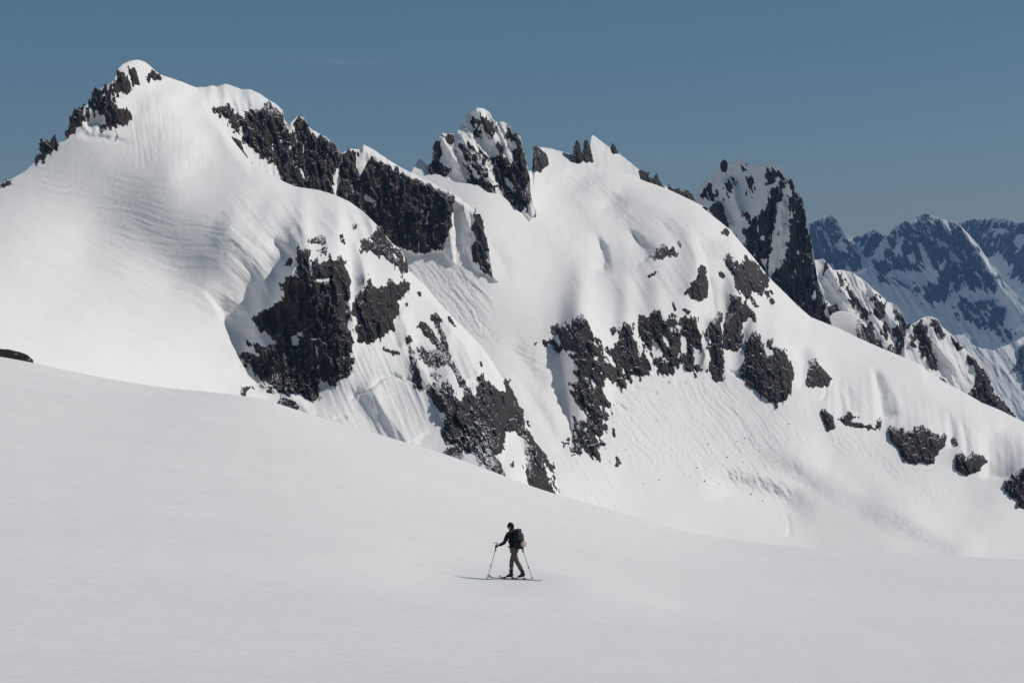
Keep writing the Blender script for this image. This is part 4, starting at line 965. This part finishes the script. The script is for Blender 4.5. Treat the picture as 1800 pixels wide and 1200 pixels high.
tag(person, 'ski tourer in black jacket, dusty trousers and dark hat striding across the snow', 'person')

jk = [(W(.025, 0, .905), .155), (W(.05, 0, 1.06), .140), (W(.09, 0, 1.25), .158), (W(.118, 0, 1.385), .11), (W(.14, 0, 1.452), .066),
      (W(*SH_L), .082), (W(.19, .235, 1.24), .066), (W(*EL_L), .060), (W(.37, .235, 1.05), .052), (W(.455, .222, 1.022), .043),
      (W(*SH_R), .082), (W(-.04, -.235, 1.27), .066), (W(*EL_R), .060), (W(-.13, -.295, 1.05), .050), (W(-.11, -.305, 1.0), .043)]
skin_obj('jacket', jk, [(0, 1), (1, 2), (2, 3), (3, 4), (3, 5), (5, 6), (6, 7), (7, 8), (8, 9), (3, 10), (10, 11), (11, 12), (12, 13), (13, 14)], M_JACKET, person)
tr = [(W(.025, 0, .925), .108), (W(*HIP_R), .092), (W(.10, -.095, .70), .092), (W(*KNEE_R), .078), (W(.175, -.112, .40), .076), (W(.185, -.118, .27), .070),
      (W(*HIP_L), .092), (W(-.05, .095, .70), .092), (W(*KNEE_L), .078), (W(-.225, .112, .38), .076), (W(-.295, .118, .25), .070)]
skin_obj('trousers', tr, [(0, 1), (1, 2), (2, 3), (3, 4), (4, 5), (0, 6), (6, 7), (7, 8), (8, 9), (9, 10)], M_TROUSER, person)


def boot(f, s, top_f, top_z, lift):
    pts = [(W(top_f, s, top_z), .068), (W(f - .01, s, .17 + lift), .062), (W(f, s, .09 + lift * .7), .062), (W(f + .10, s, .062 + lift * .3), .052), (W(f + .19, s, .048), .040), (W(f - .075, s, .065 + lift), .048)]
    b = skin_obj('boot', pts, [(0, 1), (1, 2), (2, 3), (3, 4), (2, 5)], M_BOOT, person)
    for z, fo in ((.13, .055), (.20, .055), (.26, .06)):
        c = W(f + fo, s, z + lift); bm = bmesh.new()
        add_tube(bm, [c - LF * .055, c - LF * .02 + FW * .012, c + LF * .02 + FW * .012, c + LF * .055], .008, 6)
        bm_obj('buckle_strap', bm, M_METAL, b)
    return b


boot(ANK_R[0], ANK_R[1], .185, .31, .0)
boot(ANK_L[0], ANK_L[1], -.305, .30, .015)

# hat and sunglasses
hb = bmesh.new(); bmesh.ops.create_uvsphere(hb, u_segments=24, v_segments=16, radius=1)
bmesh.ops.delete(hb, geom=[v for v in hb.verts if v.co.z < -.22], context='VERTS')
for v in hb.verts:
    c = v.co.copy(); v.co = W(.155, 0, 1.632) + FW * (c.x * .108 - .012 * (1 - c.z)) + LF * (c.y * .094) + ZZ * (c.z * .115 if c.z > 0 else c.z * .16)
hat = bm_obj('hat', hb, M_HAT, person)
rim = bmesh.new(); add_tube(rim, [W(.152 + .112 * math.cos(a), .098 * math.sin(a), 1.605) for a in [2 * math.pi * k / 20 for k in range(21)]], .013, 8)
bm_obj('hat_rim', rim, M_HAT, hat)
hair = blob(W(.085, 0, 1.555), FW, LF, ZZ, .035, .075, .06, 2.4, 3, .1); bm_obj('hair', hair, M_HAT, person)
sg = bmesh.new()
for s in (.034, -.034): add_tube(sg, [W(.240, s - .02, 1.612), W(.252, s, 1.610), W(.240, s + .024, 1.612)], [.014, .020, .014], 8)
for s in (.088, -.088): add_tube(sg, [W(.238, s * .6, 1.615), W(.20, s, 1.617), W(.16, s * 1.06, 1.615)], .005, 6)
bm_obj('sunglasses', sg, M_LENS, person)


def glove(wrist, palm, axis, side, fwd):
    """a gloved hand closed round a grip running along AXIS through PALM; SIDE points to the back of the hand, FWD from wrist to knuckles"""
    o = skin_obj('glove', [(wrist, .036), (wrist.lerp(palm + side * .022, .6), .034), (palm + side * .026, .038)], [(0, 1), (1, 2)], M_GLOVE, person)
    for k, ln in enumerate((.95, 1.05, 1.0, .82)):
        c = palm + axis * (.030 - .021 * k)
        p = [(c + side * .026 + fwd * .002, .0125), (c + side * .018 + fwd * .034 * ln, .0120), (c - side * .010 + fwd * .038 * ln, .0110), (c - side * .026 + fwd * .012 * ln, .0100), (c - side * .020 - fwd * .006, .0085)]
        skin_obj('finger', p, chain(p), M_GLOVE, o, 1)
    p = [(palm + side * .016 - fwd * .022 + axis * .012, .0145), (palm - side * .010 - fwd * .026 + axis * .030, .0130), (palm - side * .026 - fwd * .008 + axis * .040, .0115), (palm - side * .026 + fwd * .014 + axis * .042, .0100)]
    skin_obj('thumb', p, chain(p), M_GLOVE, o, 1)
    return o


def pole(hand, tip, side, label, pick):
    top, tp = Vector(hand), Vector(tip); ax = (top - tp).normalized()
    t = bpy.data.objects.new('ski_pole', None); COL.objects.link(t); tag(t, label, 'ski pole', 'pair of ski poles')
    bm_obj('shaft', tube([tp + ax * .05, tp + ax * .55, top - ax * .1], [.0065, .0085, .0095]), M_METAL, t)
    g = bm_obj('grip', tube([top - ax * .16, top - ax * .10, top, top + ax * .07, top + ax * .10], [.015, .017, .016, .017, .022], 10), M_BOOT, t)
    if pick:
        bm_obj('pick', tube([top + ax * .115 - FW * .03, top + ax * .125, top + ax * .122 + FW * .07, top + ax * .10 + FW * .12], [.011, .013, .011, .005]), M_METAL, t)
    a = ax.orthogonal().normalized(); b = ax.cross(a)
    bk = bmesh.new(); c = tp + ax * .055
    add_tube(bk, [c - ax * .010, c - ax * .004, c + ax * .006, c + ax * .012], [.018, .046, .048, .016], 14)
    bm_obj('basket', bk, M_BOOT, t)
    bm_obj('tip', tube([tp - ax * .02, tp + ax * .05], [.003, .006]), M_METAL, t)
    bm_obj('clamp', tube([tp + ax * .38, tp + ax * .40, tp + ax * .44, tp + ax * .46], [.009, .017, .017, .009]), M_BOOT, t)
    s0 = top + ax * .06
    bm_obj('strap', tube([s0, s0 + side * .05 - ZZ * .06, s0 + side * .045 - ZZ * .17, s0 + side * .01 - ZZ * .20], [.006, .008, .008, .006]), M_PACK, t)
    return ax


hl, hr = W(.545, .205, .985), W(-.10, -.315, .935)
tl, trr = G(.84, .24, .0), G(-.47, -.30, .0)
axl = pole(hl, tl, LF, 'grey ski pole planted ahead of the skier, its grip topped by a small pick', True)
axr = pole(hr, trr, -LF, 'grey ski pole trailing behind the skier below the backpack', False)
glove(W(.47, .218, 1.015), hl, axl, LF, (FW - axl * FW.dot(axl)).normalized())
glove(W(-.105, -.307, .99), hr, axr, -LF, (FW - axr * FW.dot(axr)).normalized())


def ski(f, s, label):
    t = bpy.data.objects.new('ski', None); COL.objects.link(t); tag(t, label, 'ski', 'pair of touring skis')
    bm = bmesh.new(); rows = []
    n = 30
    for i in range(n + 1):
        u = i / n; ff = f - .68 + 1.48 * u
        half = .047 + .014 * abs(2 * u - .9) ** 2
        if u > .94: half *= math.sqrt(max(.02, 1 - ((u - .94) / .06) ** 2))
        if u < .02: half *= .75
        up = .10 * max(0, (u - .86) / .14) ** 1.7 + .012 * max(0, (.05 - u) / .05) + .010
        th = .012 if u < .9 else .008
        rows.append([bm.verts.new(G(ff, s + sg_ * half, up + dz)) for sg_, dz in ((-1, 0), (1, 0), (1, th), (-1, th))])
    for a, b in zip(rows, rows[1:]):
        for k in range(4): bm.faces.new((a[k], a[(k + 1) % 4], b[(k + 1) % 4], b[k]))
    bm.faces.new(rows[0]); bm.faces.new(rows[-1][::-1]); bmesh.ops.recalc_face_normals(bm, faces=bm.faces)
    bm_obj('ski_blade', bm, M_SKI, t, False)
    for ff, h in ((f + .20, .045), (f - .085, .05)):                    # toe and heel pieces of the binding
        c = G(ff, s, .024 + h / 2); bb = blob(c, FW, LF, ZZ, .045, .035, h / 2, 5); bm_obj('binding', bb, M_METAL, t)
    return t


ski(ANK_L[0] + .03, ANK_L[1], 'dark touring ski under the rear boot, nearer to the viewer')
ski(ANK_R[0] + .03, ANK_R[1], 'dark touring ski under the leading boot, half hidden by the nearer ski')

# ---- backpack
pack = bpy.data.objects.new('backpack', None); COL.objects.link(pack); pack.location = W(-.12, 0, .93)
tag(pack, 'full black backpack with charcoal lid on the skier\'s back', 'backpack')
inv = Matrix.Translation(-pack.location)


def pk(name, bm, mat, parent=pack):
    bm.transform(inv); return bm_obj(name, bm, mat, parent)


PU = (ZZ + FW * .16).normalized(); PB = (FW - PU * FW.dot(PU)).normalized()
body = pk('pack_body', blob(W(-.125, 0, 1.20), PB, LF, PU, .115, .155, .285, 3.4, 5, .10, .06), M_PACK)
pk('lid', blob(W(-.085, 0, 1.475), PB, LF, PU, .125, .150, .070, 2.6, 8, .12), M_LID)
pk('front_pocket', blob(W(-.245, .01, 1.27), PB, LF, PU, .045, .105, .15, 3, 9, .12), M_LID)
for s in (.155, -.155): pk('side_pocket', blob(W(-.12, s, 1.06), PB, LF, PU, .07, .035, .10, 3, 10, .12), M_PACK)
for s in (.11, -.11):
    pk('shoulder_strap', tube([W(-.02, s, 1.44), W(.08, s * 1.05, 1.50), W(.20, s, 1.42), W(.235, s, 1.28), W(.13, s * 1.3, 1.10), W(-.02, s * 1.3, 1.02)], [.018, .022, .022, .020, .013, .012]), M_PACK)
pk('hip_belt', tube([W(-.05, .17, 1.0)] + [W(.03 + .175 * math.sin(a), .185 * math.cos(a), .985) for a in [.2, .6, 1.0, 1.57, 2.1, 2.5, 2.9]] + [W(-.05, -.17, 1.0)], .022), M_PACK)
for s, z in ((.05, 1.30), (-.02, 1.18), (.11, 1.33)): pk('webbing', tube([W(-.236, s, z + .13), W(-.292, s, z), W(-.24, s, z - .13)], .009), M_STRAP)
pk('webbing', tube([W(-.19, .118, 1.45), W(-.222, .125, 1.28), W(-.20, .12, 1.02)], .011), M_STRAP)

bd = blob(W(-.285, -.03, 1.075), PB, LF, PU, .075, .13, .085, 2.4, 21, .35)
o = bm_obj('tied_jacket', bd, M_BUNDLE); tag(o, 'pale pinkish garment bundled and tied low on the black backpack', 'jacket')
bm_obj('sleeve', tube([W(-.30, .04, 1.03), W(-.33, .05, .96), W(-.315, .045, .90)], [.035, .028, .016]), M_BUNDLE, o)
# ================================================================== air, light, camera
def haze_box(x0, x1, y0, y1, z0, z1, density):
    v = [(x, y, z) for z in (z0, z1) for y in (y0, y1) for x in (x0, x1)]
    f = [(0, 2, 3, 1), (4, 5, 7, 6), (0, 1, 5, 4), (2, 6, 7, 3), (0, 4, 6, 2), (1, 3, 7, 5)]
    m = bpy.data.materials.new('haze'); m.use_nodes = True; nt = m.node_tree; nt.nodes.clear()
    out = nt.nodes.new('ShaderNodeOutputMaterial'); pv = nt.nodes.new('ShaderNodeVolumePrincipled')
    pv.inputs['Color'].default_value = (.25, .5, 1, 1); pv.inputs['Density'].default_value = density; pv.inputs['Anisotropy'].default_value = .0
    nt.links.new(pv.outputs['Volume'], out.inputs['Volume'])
    o = mesh_obj('haze', v, f, m, False)
    tag(o, 'thin blue mountain air that veils the far peaks', 'haze', kind='stuff')


haze_box(-9500, 12500, -800, 16000, -300, 2200, HAZE)

w = bpy.data.worlds.new('World'); scene.world = w; w.use_nodes = True
nt = w.node_tree; bg = nt.nodes['Background']
sky = nt.nodes.new('ShaderNodeTexSky'); sky.sky_type = 'NISHITA'; sky.sun_disc = False
sky.sun_elevation = SUN_EL; sky.sun_rotation = SUN_AZ; sky.altitude = 1500; sky.air_density = 1.0; sky.dust_density = .7; sky.ozone_density = 1.0
hs = nt.nodes.new('ShaderNodeHueSaturation'); hs.inputs['Saturation'].default_value = SKY_SAT; hs.inputs['Hue'].default_value = SKY_HUE
nt.links.new(sky.outputs['Color'], hs.inputs['Color'])
stc = nt.nodes.new('ShaderNodeTexCoord'); sp = nt.nodes.new('ShaderNodeSeparateXYZ'); cb = nt.nodes.new('ShaderNodeCombineXYZ')
s1 = nt.nodes.new('ShaderNodeMath'); s1.operation = 'SUBTRACT'; s1.inputs[1].default_value = SKY_DIP
s2 = nt.nodes.new('ShaderNodeMath'); s2.operation = 'MAXIMUM'; s2.inputs[1].default_value = .015
nt.links.new(stc.outputs['Generated'], sp.inputs[0]); nt.links.new(sp.outputs['X'], cb.inputs['X']); nt.links.new(sp.outputs['Y'], cb.inputs['Y'])
nt.links.new(sp.outputs['Z'], s1.inputs[0]); nt.links.new(s1.outputs[0], s2.inputs[0]); nt.links.new(s2.outputs[0], cb.inputs['Z'])
nt.links.new(cb.outputs[0], sky.inputs['Vector'])       # lookup direction lowered so the sky's pale horizon gradient rises into view
# a faint thread of cirrus above the left-hand ridge, fixed in direction
def M(op, a, b):
    n = nt.nodes.new('ShaderNodeMath'); n.operation = op
    for k, v in enumerate((a, b)):
        if isinstance(v, (int, float)): n.inputs[k].default_value = v
        else: nt.links.new(v, n.inputs[k])
    return n.outputs[0]


cu = M('DIVIDE', sp.outputs['X'], sp.outputs['Y']); cv = M('DIVIDE', sp.outputs['Z'], sp.outputs['Y'])
cm = nt.nodes.new('ShaderNodeCombineXYZ'); nt.links.new(M('MULTIPLY', cu, 60.0), cm.inputs[0]); nt.links.new(M('MULTIPLY', cv, 900.0), cm.inputs[1])
nz = nt.nodes.new('ShaderNodeTexNoise'); nz.inputs['Scale'].default_value = 1.0; nz.inputs['Detail'].default_value = 5; nt.links.new(cm.outputs[0], nz.inputs['Vector'])
line = M('ADD', M('MULTIPLY', cu, -.03), .2236)
a1 = M('MAXIMUM', M('SUBTRACT', 1.0, M('DIVIDE', M('ABSOLUTE', M('SUBTRACT', cv, line), 0.0), .0030)), 0.0)
a2 = M('MAXIMUM', M('SUBTRACT', 1.0, M('DIVIDE', M('ABSOLUTE', M('ADD', cu, .088), 0.0), .040)), 0.0)
cl = M('MULTIPLY', M('MULTIPLY', M('MULTIPLY', a1, a2), nz.outputs['Fac']), .16)
mx = nt.nodes.new('ShaderNodeMix'); mx.data_type = 'RGBA'
nt.links.new(cl, mx.inputs['Factor']); nt.links.new(hs.outputs['Color'], mx.inputs['A']); mx.inputs['B'].default_value = (12, 12.6, 13, 1)
nt.links.new(mx.outputs['Result'], bg.inputs['Color']); bg.inputs['Strength'].default_value = SKY_STR

sun = bpy.data.lights.new('sun', 'SUN'); sun.energy = SUN_STR; sun.angle = math.radians(.53); sun.color = (1, .945, .87)
so = bpy.data.objects.new('sun', sun); COL.objects.link(so)
L = Vector((math.sin(SUN_AZ) * math.cos(SUN_EL), math.cos(SUN_AZ) * math.cos(SUN_EL), math.sin(SUN_EL)))
so.rotation_euler = L.to_track_quat('Z', 'Y').to_euler(); so.location = (300, 0, 600)

cam = bpy.data.cameras.new('camera'); cam.sensor_width = 36; cam.lens = F / 1800 * 36; cam.shift_y = (HY - 600) / 1800
cam.clip_start = .5; cam.clip_end = 60000
co = bpy.data.objects.new('camera', cam); COL.objects.link(co); co.rotation_euler = (math.pi / 2, 0, 0)
scene.camera = co
scene.view_settings.view_transform = 'Standard'; scene.view_settings.look = 'None'; scene.view_settings.exposure = EXPOSURE; scene.view_settings.gamma = 1
scene.cycles.use_denoising = True; scene.cycles.max_bounces = 6; scene.cycles.diffuse_bounces = 3; scene.cycles.volume_bounces = 0
